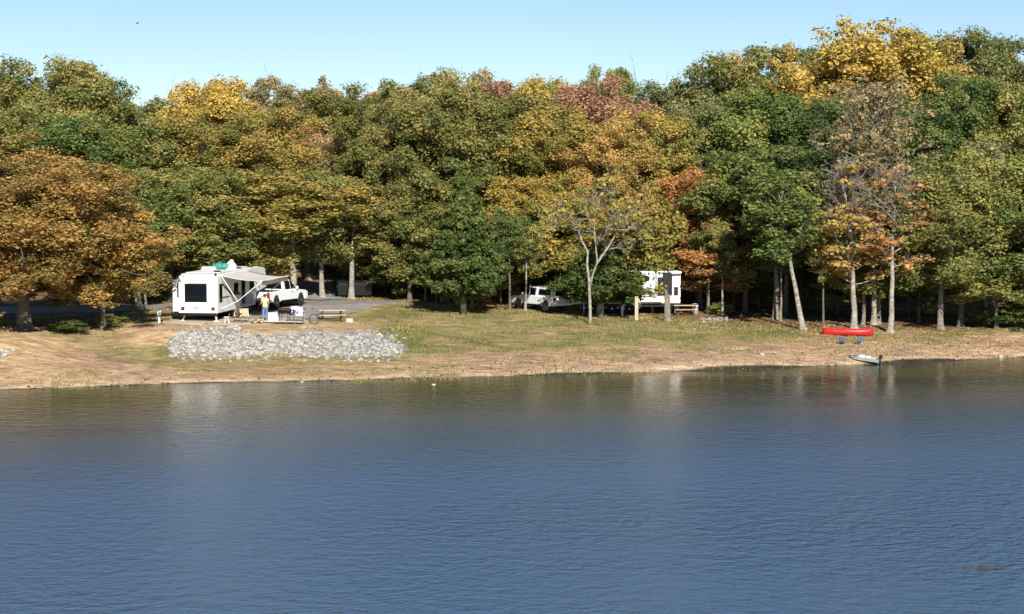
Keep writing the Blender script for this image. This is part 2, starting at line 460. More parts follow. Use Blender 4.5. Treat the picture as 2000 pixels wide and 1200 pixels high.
def strip(name, m, pts, lift):
    """road sheet: (u, v of the middle, width in metres) knots, draped over the ground"""
    P = [(at(u, v), w) for u, v, w in pts]
    V = []; Fc = []
    seg = []
    for i in range(len(P) - 1):
        (a, wa), (c, wc) = P[i], P[i + 1]
        n = max(2, int((c - a).length / .4))
        for k in range(n + (i == len(P) - 2)):
            t = k / n
            seg.append((a.x + (c.x - a.x) * t, a.y + (c.y - a.y) * t, wa + (wc - wa) * t))
    m_ = 14
    for i, (x, y, w) in enumerate(seg):
        x0, y0, _ = seg[max(0, i - 3)]; x1, y1, _ = seg[min(len(seg) - 1, i + 3)]
        l = math.hypot(x1 - x0, y1 - y0) or 1
        px, py = -(y1 - y0) / l, (x1 - x0) / l
        for k in range(m_):
            q = (k / (m_ - 1) - .5) * (w + .5 * (vnoise(x * .9, y * .9 + (9 if k > 6 else 0)) - .5))
            xx, yy = x + px * q, y + py * q
            V.append((xx, yy, gz(xx, yy) + lift - (.05 if k in (0, m_ - 1) else 0)))
    for i in range(len(seg) - 1):
        for k in range(m_ - 1):
            a = i * m_ + k
            Fc.append((a, a + 1, a + m_ + 1, a + m_))
    o = link(name, new_mesh(name, V, Fc), m, smooth=True); tag(o, kind='structure'); return o
strip('road', 'asphalt', [(-120, 607, 4), (60, 606, 4), (250, 601, 4), (420, 596, 4), (560, 594, 4), (660, 591, 4), (730, 592, 3), (790, 593, .8)], .06)
strip('driveway', 'gravel_grey', [(470, 622, 4), (570, 616, 5), (640, 604, 5), (720, 596, 1.6)], .075)
strip('uphill_road', 'gravel_grey', [(625, 588, 3.6), (608, 574, 4), (600, 561, 5), (612, 553, 5)], .09)
strip('camp_pad', 'pad_tan', [(318, 629, 3), (420, 629, 4.2), (520, 628, 4.2), (600, 627, 3)], .05)

# riprap bank
def rock_shapes(n, seed):
    r = np.random.default_rng(seed); out = []
    import bmesh
    for i in range(n):
        bm = bmesh.new(); bmesh.ops.create_icosphere(bm, subdivisions=1, radius=1)
        V = np.array([v.co[:] for v in bm.verts]); Fc = np.array([[v.index for v in f.verts] for f in bm.faces]); bm.free()
        V *= (.72 + .5 * r.random((len(V), 1)))
        V *= np.array([1.15, .9, .68]) * (.8 + .4 * r.random(3))
        out.append((V, Fc))
    return out
ROCKS = rock_shapes(7, 5)
def rock_field(name, label, pts, smin, smax, seed, m='rock', sink=.1):
    r = np.random.default_rng(seed); Vs = []; Fs = []; Ts = []; b = 0
    for x, y, k in pts:
        V, Fc = ROCKS[r.integers(len(ROCKS))]
        s = (smin + (smax - smin) * r.random() ** 3) * k
        a = r.random() * 6.28; t = r.normal(0, .3)
        ca, sa = math.cos(a), math.sin(a)
        W = V * s
        W = np.stack([W[:, 0] * ca - W[:, 1] * sa, W[:, 0] * sa + W[:, 1] * ca, W[:, 2] + W[:, 0] * t], -1)
        W += np.array([x, y, gz(x, y) + s * sink])
        Vs.append(W); Fs.append(Fc + b); b += len(V)
        g = r.random(); Ts.append(np.tile([g, r.random(), r.random(), 1], (len(V), 1)))
    me = mesh_np(name, np.concatenate(Vs), np.concatenate(Fs), np.concatenate(Ts), tri=True)
    o = link(name, me, m); tag(o, label, name, kind='stuff'); return o
m, nt, b = nmat('riprap_stone')
b.inputs['Roughness'].default_value = .9
a = nt.nodes.new('ShaderNodeAttribute'); a.attribute_name = 'tint'
sp = nt.nodes.new('ShaderNodeSeparateColor'); nt.links.new(a.outputs['Color'], sp.inputs['Color'])
r = nt.nodes.new('ShaderNodeValToRGB'); r.color_ramp.elements[0].color = (.14, .13, .115, 1); r.color_ramp.elements[1].color = (.43, .42, .40, 1)
e = r.color_ramp.elements.new(.5); e.color = (.30, .285, .26, 1)
nt.links.new(sp.outputs['Red'], r.inputs['Fac']); nt.links.new(r.outputs['Color'], b.inputs['Base Color'])
MATS['riprap_stone'] = m
mat('pebble_tan', (.26, .19, .125), .9, scale=3, c2=(.52, .42, .30))
pts = []
top = lambda u: np.interp(u, [330, 350, 400, 520, 640, 700, 760, 800], [672, 648, 642, 648, 642, 642, 658, 680])
bot = lambda u: np.interp(u, [330, 350, 420, 560, 640, 700, 760, 800], [690, 696, 697, 690, 695, 699, 698, 686])
for i in range(17000):
    u = rng.uniform(330, 798); v = rng.uniform(634, 708)
    t, bt = top(u), bot(u)
    e = min(v - t, bt - v)
    if e < rng.normal(5, 9): continue
    if u > 470 and u < 720 and v - t < 22 and fbm(u / 30., v / 9., 1.0, 3) + .012 * (22 - (v - t)) > .55: continue
    p = at(u, v); pts.append((p.x, p.y, 1.0))
rock_field('riprap', 'pale grey stone riprap covering the bank below the white camper', pts, .025, .19, 11, 'riprap_stone', -.05)
pts = []
for i in range(60):
    p = at(rng.uniform(-60, 26) , rng.uniform(683, 702)); pts.append((p.x, p.y, 1))
rock_field('rubble', 'small heap of pale stones at the far left of the bank', pts, .08, .26, 12, 'riprap_stone')
pts = []
for i in range(70):
    p = at(rng.uniform(1370, 1425), rng.normal(626, 3)); pts.append((p.x, p.y, 1))
rock_field('stones', 'low row of pale stones edging the shaded campsite', pts, .06, .2, 13, 'riprap_stone')
pts = []
for i in range(2600):
    u = rng.uniform(-50, 2050); s_ = abs(rng.normal(0, 2.4)) + .05
    sy = np.interp(u, UC, SHORE) + s_
    x = (u - 1000) / F * (sy * CP + 11.5 * SP); pts.append((x, sy, 1.0))
rock_field('pebbles', 'scattered pebbles and clods along the sandy waterline', pts, .012, .06, 14, 'pebble_tan')

pts = []
mat('dark_clod', (.05, .035, .022), .9, noise=.4)
for i in range(900):
    u = rng.uniform(-50, 2050); s_ = [.35, .9, 1.9, 3.2][rng.integers(4)] + rng.normal(0, .12) + .3 * (vnoise(u / 40., 3.3) - .5)
    if vnoise(u / 22., s_ * 9) < .45: continue
    sy = np.interp(u, UC, SHORE) + max(.1, s_); pts.append(((u - 1000) / F * (sy * CP + 11.5 * SP), sy, 1.0))
rock_field('debris', 'dark driftwood bits and clods stranded in lines along the beach', pts, .02, .09, 15, 'dark_clod')
# ------------------------------------------------------------------ trees
def unit(v): return v / np.maximum(np.linalg.norm(v, axis=-1, keepdims=True), 1e-9)

def leaves_at(r, centres, radii, n, size, squash=.75, up=.22, outw=.8, elong=1.2, hmin=0., hmax=1.):
    """quads scattered through leaf clumps: vertices, faces, tint (clump, leaf, height)"""
    centres = np.asarray(centres, float); radii = np.asarray(radii, float)
    k = len(centres)
    ci = np.repeat(np.arange(k), np.maximum(3, (n * (radii / radii.mean()) ** 2).astype(int)))
    N = len(ci)
    d = unit(r.normal(size=(N, 3)))
    rad = r.random(N) ** .5 * (1 + .13 * np.abs(r.normal(size=N)))
    # an uneven outline: each clump stretches differently along a few directions
    wob = 1 + .35 * np.sin(d[:, 0] * 3.1 + ci * 1.7) * np.sin(d[:, 1] * 2.7 + ci * .9)
    off = d * (rad * radii[ci] * wob)[:, None]
    off[:, 2] *= squash
    P = centres[ci] + off
    nrm = unit(outw * d + np.array([0, 0, up]) + .6 * r.normal(size=(N, 3)))
    t = unit(np.cross(nrm, r.normal(size=(N, 3)))); bt = np.cross(nrm, t)
    s = size * (.5 + 1.1 * r.random(N) ** 1.5)[:, None]
    a = t * s * elong * .5; c = bt * s * .5
    V = np.stack([P - a, P - c * .9 + a * .12, P + a, P + c * .9 + a * .12], 1).reshape(-1, 3)
    Qs = np.arange(4 * N).reshape(-1, 4)
    cr = r.random(k)
    hz = np.clip((P[:, 2] - hmin) / max(hmax - hmin, .1), 0, 1)
    # autumn turns the outside and the top of a crown first
    T = np.stack([np.clip(cr[ci] * .8 + .2 * hz, 0, 1), r.random(N), r.random(N), np.ones(N)], -1)
    return V, Qs, np.repeat(T, 4, 0)

def curve(p, d, l, r, n=5, bend=.25, up=.1):
    pts = [np.array(p, float)]; d = np.array(d, float)
    for i in range(n - 1):
        d = unit(d + r.normal(0, bend / 2, 3) + np.array([0, 0, up]))
        pts.append(pts[-1] + d * l / (n - 1))
    return pts

def tree_mesh(seed, h=16., cr=3.8, cb=.28, nl=46, leaves=115, lsize=.27, clump=(.55, 1.05), trunk_r=.2, shape='oval',
              lean=0., gap=.12, limb_up=.35, twigs=0, keep=1.0, squash=.95, zj=.42):
    r = np.random.default_rng(seed)
    wood = MB()
    # trunk
    n = 9; tp = []
    wob = r.normal(0, .035 * h / n, (n + 1, 2)).cumsum(0)
    for i in range(n + 1):
        t = i / n
        tp.append(np.array([wob[i, 0] * .5 + lean * t * h, wob[i, 1] * .5, t * h * .88]))
    tr = [trunk_r * (1.35 if i == 0 else 1.0) * (1 - .86 * (i / n) ** 1.1) for i in range(n + 1)]
    root = tp[0].copy(); root[2] = -.4
    flare = tp[0] + (tp[1] - tp[0]) * .22
    wood.tube([root, tp[0], flare] + tp[1:], [trunk_r * 2.3, trunk_r * 1.75, trunk_r * 1.12] + tr[1:], 9)
    def tpos(t):
        f = t / .88 * n; i = min(int(f), n - 1); return tp[i] + (tp[i + 1] - tp[i]) * (f - i)
    cen = []; rad = []
    for i in range(nl):
        t = cb + (.86 - cb) * (i + r.random()) / nl
        q = (t - cb) / (1 - cb)
        if shape == 'oval': env = math.sin(math.pi * (.16 + .80 * q)) ** .7
        elif shape == 'round': env = math.sqrt(max(.05, 1 - (2 * q - .85) ** 2 * .8))
        elif shape == 'vase': env = .35 + .75 * math.sin(math.pi * min(.93, .1 + .72 * q))
        else: env = 1.05 - q
        a = i * 2.39996 + r.normal(0, .4)
        L = cr * env * r.uniform(.7, 1.12)
        el = limb_up + .75 * q + r.normal(0, .24)
        d = np.array([math.cos(a) * math.cos(el), math.sin(a) * math.cos(el), math.sin(el)])
        p = tpos(min(t, .87))
        pts = curve(p, d, L / max(.72, math.cos(min(el, 1.1))) * .9, r)
        lr = max(.018, trunk_r * .34 * (1 - .6 * q))
        wood.tube(pts, [lr * (1 - .75 * k / 4) for k in range(5)], 5)
        if r.random() > keep: continue
        ends = [(pts[-1], 1.0)]
        if L > 1.0: ends.append((pts[3] + r.normal(0, .45, 3), .95))
        if L > 2.2: ends.append((pts[2] + r.normal(0, .7, 3), .8))
        for s in range(3 if L > 1.6 else 1):
            k = r.integers(2, 5); dd = unit(unit(pts[k] - pts[k - 1]) + r.normal(0, .65, 3) + np.array([0, 0, .15]))
            sp = curve(pts[k], dd, L * r.uniform(.25, .48), r, 4)
            wood.tube(sp, [lr * .45, lr * .35, lr * .25, lr * .12], 4)
            ends.append((sp[-1], .9))
            for w in range(twigs):
                dw = unit(dd + r.normal(0, .7, 3)); tw = curve(sp[r.integers(1, 4)], dw, L * r.uniform(.12, .3), r, 3)
                wood.tube(tw, [.014, .010, .005], 3)
        for e, k in ends:
            if r.random() < gap and q < .75: continue
            cen.append(e); rad.append(r.uniform(*clump) * k)
    for i in range(5):
        cen.append(tp[-1] + r.normal(0, .45, 3)); rad.append(r.uniform(*clump) * .8)
    cen = np.array(cen); cen[:, 2] += r.normal(0, zj, len(cen))
    V, Qs, T = leaves_at(r, cen, rad, leaves, lsize, hmin=cb * h, hmax=h, squash=squash)
    zmax = V[:, 2].max()
    return new_mesh('trunk', wood.V, wood.F), mesh_np('crown', V, Qs, T), dict(h=float(zmax), w=float(np.percentile(np.abs(V[:, :2] - lean * V[:, 2:3] * np.array([1, 0])), 97)))

def cedar_mesh(seed, h=10., r0=3., cb=.12, leaves=85):
    r = np.random.default_rng(seed); wood = MB()
    wood.tube([(0, 0, -.3), (0, 0, h * .5), (0.05, 0, h * .97)], [.22, .12, .02], 7)
    cen = []; rad = []
    nl = 260
    for i in range(nl):
        q = (i + r.random()) / nl; z = h * (cb + (1 - cb) * q ** 1.05)
        env = r0 * (1 - q) ** 1.25 * (.86 + .22 * r.random()) * (.55 + .45 * min(1, q / .12)) + .12
        a = i * 2.39996 + r.normal(0, .3)
        d = np.array([math.cos(a), math.sin(a), r.uniform(-.05, .35)])
        pts = curve((0, 0, z), d, env, r, 4, .15, .06)
        wood.tube(pts, [.03, .02, .014, .008], 4)
        for f in (1.0, .8, .6, .4, .2):
            p = np.array(pts[0]) + (pts[-1] - pts[0]) * f + r.normal(0, .10, 3); cen.append(p); rad.append((.15 + .24 * (1 - q)) * r.uniform(.7, 1.25))
    V, Qs, T = leaves_at(r, cen, rad, leaves, .115, squash=.8, up=.2, outw=.8, elong=1.8, hmin=0, hmax=h)
    return new_mesh('trunk', wood.V, wood.F), mesh_np('crown', V, Qs, T), dict(h=float(V[:, 2].max()), w=r0 * .92)

def bare_mesh(seed, h=14., cr=2.6, cb=.3, nl=40, lean=0., leaves=0, trunk_r=.13, lower=None, lsize=.2):
    """mostly leafless: limbs, twigs and twiglets, with a few leaves left"""
    r = np.random.default_rng(seed); wood = MB(); tw = MB()
    n = 9; wob = r.normal(0, .03 * h / n, (n + 1, 2)).cumsum(0)
    tp = [np.array([wob[i, 0] + lean * i / n * h, wob[i, 1], i / n * h]) for i in range(n + 1)]
    root = tp[0].copy(); root[2] = -.4
    flare = tp[0] + (tp[1] - tp[0]) * .25
    wood.tube([root, tp[0], flare] + tp[1:], [trunk_r * 2.2, trunk_r * 1.7, trunk_r * 1.1] + [trunk_r * (1 - .88 * i / n) for i in range(1, n + 1)], 9)
    cen = []; rad = []
    for i in range(nl):
        t = cb + (.96 - cb) * (i + r.random()) / nl; q = (t - cb) / (1 - cb)
        f = t * n; k = min(int(f), n - 1); p = tp[k] + (tp[k + 1] - tp[k]) * (f - k)
        L = cr * (math.sin(math.pi * (.2 + .75 * q)) ** .7) * r.uniform(.7, 1.15)
        a = i * 2.39996 + r.normal(0, .4); el = .45 + .6 * q
        d = np.array([math.cos(a) * math.cos(el), math.sin(a) * math.cos(el), math.sin(el)])
        pts = curve(p, d, L, r, 5, .3, .08)
        lr = trunk_r * .3 * (1 - .6 * q) + .012
        wood.tube(pts, [lr * (1 - .7 * j / 4) for j in range(5)], 4)
        for s in range(7):
            j = r.integers(1, 5); dd = unit(unit(pts[j] - pts[j - 1]) + r.normal(0, .55, 3))
            sp = curve(pts[j], dd, L * r.uniform(.22, .5), r, 4, .3, .05)
            tw.tube(sp, [.016, .013, .010, .006], 3)
            for g in range(5):
                j2 = r.integers(1, 4); de = unit(unit(sp[j2] - sp[j2 - 1]) + r.normal(0, .6, 3))
                tw.tube(curve(sp[j2], de, r.uniform(.25, .7), r, 3, .3, .05), [.010, .008, .004], 3)
            if leaves and r.random() < (.85 if (lower is None or q < lower) else .12): cen.append(sp[-1]); rad.append(r.uniform(.3, .6))
    wood.add(tw.V, tw.F)
    if not cen: cen = [tp[-1]]; rad = [.4]
    V, Qs, T = leaves_at(r, cen, rad, max(leaves, 6), lsize, squash=.6, hmin=0, hmax=h)
    return new_mesh('trunk', wood.V, wood.F), mesh_np('crown', V, Qs, T), dict(h=h * 1.02, w=cr * .95)

PROTO = {}
for i in range(5): PROTO['forest', i] = tree_mesh(100 + i, h=16, cr=4.0, cb=.24, nl=52, leaves=360, gap=.2, clump=(.38, 1.05), lsize=.135, shape=['oval', 'round', 'oval', 'vase', 'oval'][i])
for i in range(3): PROTO['airy', i] = tree_mesh(200 + i, h=16, cr=3.6, cb=.34, nl=42, leaves=170, gap=.25, clump=(.32, .85), shape=['vase', 'oval', 'round'][i], twigs=2, lsize=.14)
for i in range(3): PROTO['front', i] = tree_mesh(300 + i, h=10, cr=2.9, cb=.30, nl=44, leaves=310, gap=.18, clump=(.32, .85), trunk_r=.15, lsize=.125)
for i in range(2): PROTO['small', i] = tree_mesh(400 + i, h=6, cr=2.0, cb=.32, nl=26, leaves=150, gap=.12, clump=(.28, .65), trunk_r=.09, lsize=.15)
for i in range(2): PROTO['shrub', i] = tree_mesh(450 + i, h=2.6, cr=1.5, cb=.05, nl=22, leaves=110, gap=.05, clump=(.28, .5), trunk_r=.05, shape='round', lsize=.13)
for i in range(3): PROTO['slim', i] = tree_mesh(500 + i, h=14, cr=2.2, cb=.5, nl=34, leaves=120, gap=.18, clump=(.3, .75), trunk_r=.15, lsize=.16, twigs=1, lean=[0, -.10, .02][i])
PROTO['oak', 0] = tree_mesh(600, h=12, cr=5.6, cb=.27, nl=115, leaves=430, gap=.10, clump=(.42, 1.15), trunk_r=.36, shape='round', lsize=.135, limb_up=.3, zj=.7)
PROTO['cedar', 0] = cedar_mesh(700, 9.5, 3.1)
PROTO['cedar', 1] = cedar_mesh(701, 5.5, 2.6, .24, 75)
PROTO['bare', 0] = bare_mesh(800, 14, 3.0, .34, 46, leaves=24, lsize=.15)
PROTO['bare', 1] = bare_mesh(801, 12, 2.3, .26, 38, lean=-.045, leaves=34, lower=.55, trunk_r=.15)
PROTO['bare', 2] = bare_mesh(802, 12, 2.2, .40, 34, lean=.03, leaves=18, lower=.4, trunk_r=.15)
PROTO['bare', 3] = bare_mesh(803, 15, 3.2, .40, 40, leaves=14, trunk_r=.13)

def forked_mesh():
    """the pale forked tree on the lawn: limbs follow the photo, spread in depth"""
    r = np.random.default_rng(77); wood = MB(); k = 29.3
    def P(u, v, d=0.): return np.array([(u - 1157) / k, d, (633 - v) / k])
    L = [([P(1153, 645), P(1153, 625), P(1152, 590), P(1150, 545), P(1146, 515), P(1148, 490, .2), P(1137, 470, .4), P(1130, 450, .6), P(1118, 432, .8), P(1098, 424, 1.0)], .15),
         ([P(1153, 560), P(1157, 535), P(1166, 510, -.3), P(1163, 480, -.4), P(1160, 450, -.5), P(1160, 415, -.5), P(1170, 385, -.7)], .10),
         ([P(1152, 548), P(1162, 520, .4), P(1174, 500, .9), P(1186, 486, 1.2), P(1204, 484, 1.6), P(1232, 486, 2.0)], .06),
         ([P(1166, 512, -.2), P(1178, 495, .1), P(1190, 478, .2), P(1205, 452, .3), P(1210, 436, .3), P(1226, 420, .4), P(1245, 404, .6)], .08),
         ([P(1209, 440, .3), P(1205, 415, 0), P(1196, 392, -.3), P(1190, 372, -.5)], .045),
         ([P(1207, 448, .3), P(1228, 446, .7), P(1252, 444, 1.2)], .045),
         ([P(1130, 450, .6), P(1112, 440, .2), P(1090, 438, -.4)], .04),
         ([P(1160, 450, -.5), P(1148, 425, -.9), P(1150, 400, -1.1)], .045),
         ([P(1163, 480, -.4), P(1180, 455, -1.0), P(1188, 430, -1.4)], .045)]
    cen = []; rad = []
    for pts, r0 in L:
        n = len(pts); wood.tube(pts, [.8 * r0 * (1 - .85 * i / (n - 1)) + .009 for i in range(n)], 7)
        for s in range(14):
            j = r.integers(max(1, n // 2), n); dd = unit(unit(pts[j] - pts[j - 1]) + r.normal(0, .6, 3) + np.array([0, 0, .2]))
            if pts[j][2] < 4: continue
            sp = curve(pts[j], dd, r.uniform(.6, 1.6), r, 4, .3, .08); wood.tube(sp, [.022, .017, .012, .006], 3)
            for g in range(5):
                wood.tube(curve(sp[r.integers(1, 4)], unit(dd + r.normal(0, .7, 3)), r.uniform(.3, .8), r, 3), [.011, .008, .004], 3)
            if sp[-1][2] > 5.6 and r.random() < .55: cen.append(sp[-1] + np.array([0, .3, .3])); rad.append(r.uniform(.3, .6))
    V, Qs, T = leaves_at(r, cen, rad, 26, .2, squash=.6, hmin=4, hmax=10)
    return new_mesh('trunk', wood.V, wood.F), mesh_np('crown', V, Qs, T), dict(h=10, w=3)
PROTO['forked', 0] = forked_mesh()

for k, (a, b_, info) in PROTO.items():
    a.polygons.foreach_set('use_smooth', [True] * len(a.polygons))
    a.materials.append(None); b_.materials.append(None)

def tree(kind, i, u, base, vtop, wpx, leaf, bark, label, name='tree', cat='tree', group=None, rot=None, tz=0.):
    """base: photo row of the visible foot, or a distance (below 250) when the foot is hidden"""
    p = atd(u, base) if base < 250 else at(u, base)
    a, b_, info = PROTO[kind, i]
    o = empty(name, p, rng.uniform(0, 6.28) if rot is None else rot, label, cat, group)
    if kind != 'forked':
        sz = (ztop(vtop, p.y) - p.z) / info['h']
        sx = wpx * p.y / F / 2 / info['w']
        o.scale = (sx, sx, sz)
    for nm, me, m in (('trunk', a, bark), ('crown', b_, leaf)):
        c = bpy.data.objects.new(nm, me); COL.objects.link(c); c.parent = o
        c.material_slots[0].link = 'OBJECT'; c.material_slots[0].material = MATS[m]
    return o
G0 = 'tall trees along the skyline behind the campground'
G1 = 'trees in the middle of the wood'
G2 = 'trees along the front edge of the wood'
OL, GR, DG, GG, GO, AM, OB, RU, RO, TA = ('olive_leaves', 'green_leaves', 'dark_green_leaves', 'grey_green_leaves', 'golden_leaves', 'amber_olive_leaves',
    'orange_brown_leaves', 'rust_leaves', 'rose_leaves', 'tan_leaves')
gb, db, pb, tb = 'grey_bark', 'dark_bark', 'pale_bark', 'twig_bark'
BACK = [
 ('forest', 0, -70, 172, 130, 230, OL, 'olive tree at the far left edge of the skyline'),
 ('forest', 1, 45, 170, 108, 210, OL, 'tall brown-flecked olive tree rising above the big orange oak'),
 ('forest', 2, 140, 168, 106, 200, OL, 'tall olive tree whose peak is the highest left of the yellow tree'),
 ('forest', 3, 205, 174, 140, 180, GR, 'green tree stepping down right of the highest left peak'),
 ('airy', 0, 275, 176, 165, 150, GG, 'sparse grey-green treetop left of the skyline dip'),
 ('airy', 1, 335, 178, 186, 150, GG, 'grey-green treetop at the lowest dip of the left skyline'),
 ('forest', 4, 425, 168, 143, 165, GO, 'bright golden yellow treetop above the white camper'),
 ('airy', 2, 530, 178, 140, 120, TA, 'thin tan half-bare treetop right of the golden yellow tree'),
 ('airy', 0, 590, 180, 145, 130, TA, 'thin brownish treetop between the golden tree and the olive trees'),
 ('forest', 1, 655, 176, 156, 150, OL, 'rounded olive treetop right of two thin brownish treetops'),
 ('forest', 2, 715, 180, 170, 150, OB, 'browning treetop in the shallow notch of the skyline'),
 ('forest', 0, 775, 176, 152, 150, GR, 'green treetop just left of the high central olive tree'),
 ('forest', 3, 865, 172, 126, 170, OL, 'high central olive tree above the dark cedar'),
 ('airy', 1, 940, 182, 128, 130, TA, 'nearly leafless grey treetop right of the high central olive tree'),
 ('airy', 2, 1000, 180, 150, 130, RO, 'sparse pinkish tan treetop in the middle of the skyline'),
 ('forest', 4, 1062, 176, 142, 140, AM, 'amber-tipped treetop left of the rose-red tree'),
 ('forest', 1, 1130, 180, 146, 140, OL, 'olive treetop touching the left side of the rose-red tree'),
 ('forest', 2, 1195, 184, 122, 110, GR, 'small green treetop poking up behind the rose-red tree'),
 ('airy', 0, 1310, 176, 124, 150, GG, 'sparse grey-green treetop right of the rose-red tree'),
 ('airy', 1, 1375, 174, 118, 150, GG, 'second grey-green treetop right of the rose-red tree'),
 ('airy', 2, 1450, 172, 80, 170, OL, 'loose olive treetop where the right skyline begins to climb'),
 ('forest', 3, 1525, 172, 78, 170, AM, 'tan and olive treetop left of the tall golden tree'),
 ('forest', 0, 1605, 176, 84, 160, GR, 'green treetop overlapping the left of the tall golden tree'),
 ('forest', 4, 1790, 170, 46, 160, AM, 'amber olive treetop overlapping the right of the tall golden tree'),
 ('forest', 2, 1865, 172, 58, 180, DG, 'dark green treetop right of the tall golden tree'),
 ('forest', 1, 1940, 170, 44, 170, GG, 'grey-green treetop near the right end of the skyline'),
 ('forest', 3, 2030, 172, 78, 190, GR, 'green treetop cut off by the right edge of the photo'),
]
for k, i, u, D, vt, w, lf, lab in BACK: tree(k, i, u, D, vt, w * 1.12, lf, gb, lab, group=G0)
tree('airy', 1, 1700, 166, 26, 270, GO, db, 'tall open golden tree, the highest in the photo', group=G0, rot=1.0)
tree('forest', 0, 1712, 172, 72, 230, GO, db, 'lower dense golden tree behind the tall open golden tree', group=G0)
MID = [
 ('forest', 1, -80, 154, 215, 230, OL, 'olive tree at the left edge behind the big orange oak'),
 ('forest', 3, 70, 156, 190, 190, OL, 'brown-green tree directly above the big orange oak'),
 ('forest', 0, 165, 154, 215, 190, GR, 'green tree above the right shoulder of the big orange oak'),
 ('forest', 2, 255, 152, 235, 190, GR, 'full green tree between the orange oak and the camper'),
 ('forest', 4, 345, 154, 222, 180, OL, 'olive tree behind the left end of the white camper'),
 ('forest', 1, 440, 153, 215, 190, AM, 'amber and olive tree straight above the camper roof'),
 ('forest', 0, 525, 156, 205, 170, AM, 'yellowing tree below the thin tan treetops'),
 ('airy', 1, 600, 172, 235, 150, RU, 'rusty thin tree behind the tip of the awning'),
 ('airy', 2, 695, 166, 230, 150, TA, 'brownish half-bare tree above the dark bin'),
 ('forest', 3, 775, 160, 185, 190, OL, 'yellow-olive tree left above the dark cedar'),
 ('forest', 2, 870, 154, 160, 190, OL, 'yellow-olive tree standing highest above the dark cedar'),
 ('forest', 0, 975, 156, 180, 190, OL, 'broad yellow-olive tree right above the dark cedar'),
 ('forest', 4, 1085, 155, 200, 170, AM, 'olive brown tree behind the pale forked tree'),
 ('forest', 1, 1195, 160, 142, 165, RO, 'rose-red tree on the skyline'),
 ('forest', 3, 1190, 153, 225, 160, OB, 'orange-brown tree just below the rose-red tree'),
 ('forest', 2, 1265, 155, 205, 160, AM, 'orange-flecked olive tree right below the rose-red tree'),
 ('airy', 0, 1365, 156, 165, 170, GG, 'grey-green tree with bare forked limbs showing above the rust tree'),
 ('forest', 4, 1475, 154, 165, 180, GR, 'green tree above the rust-red tree and the slim pale trunks'),
 ('forest', 0, 1560, 153, 185, 180, DG, 'dark green tree left of the large bare tan tree'),
 ('forest', 3, 1640, 156, 170, 170, OL, 'olive tree behind the large bare tan tree'),
 ('forest', 1, 1835, 153, 135, 190, DG, 'dark green tree right of the large bare tan tree'),
 ('forest', 2, 1935, 154, 140, 190, OL, 'olive tree high on the right above the bare side limbs'),
 ('forest', 4, 2040, 153, 160, 190, OL, 'amber olive tree at the right edge halfway up'),
]
for k, i, u, D, vt, w, lf, lab in MID: tree(k, i, u, D, vt, w * 1.15, lf, pb if k == 'airy' else db, lab, group=G1)
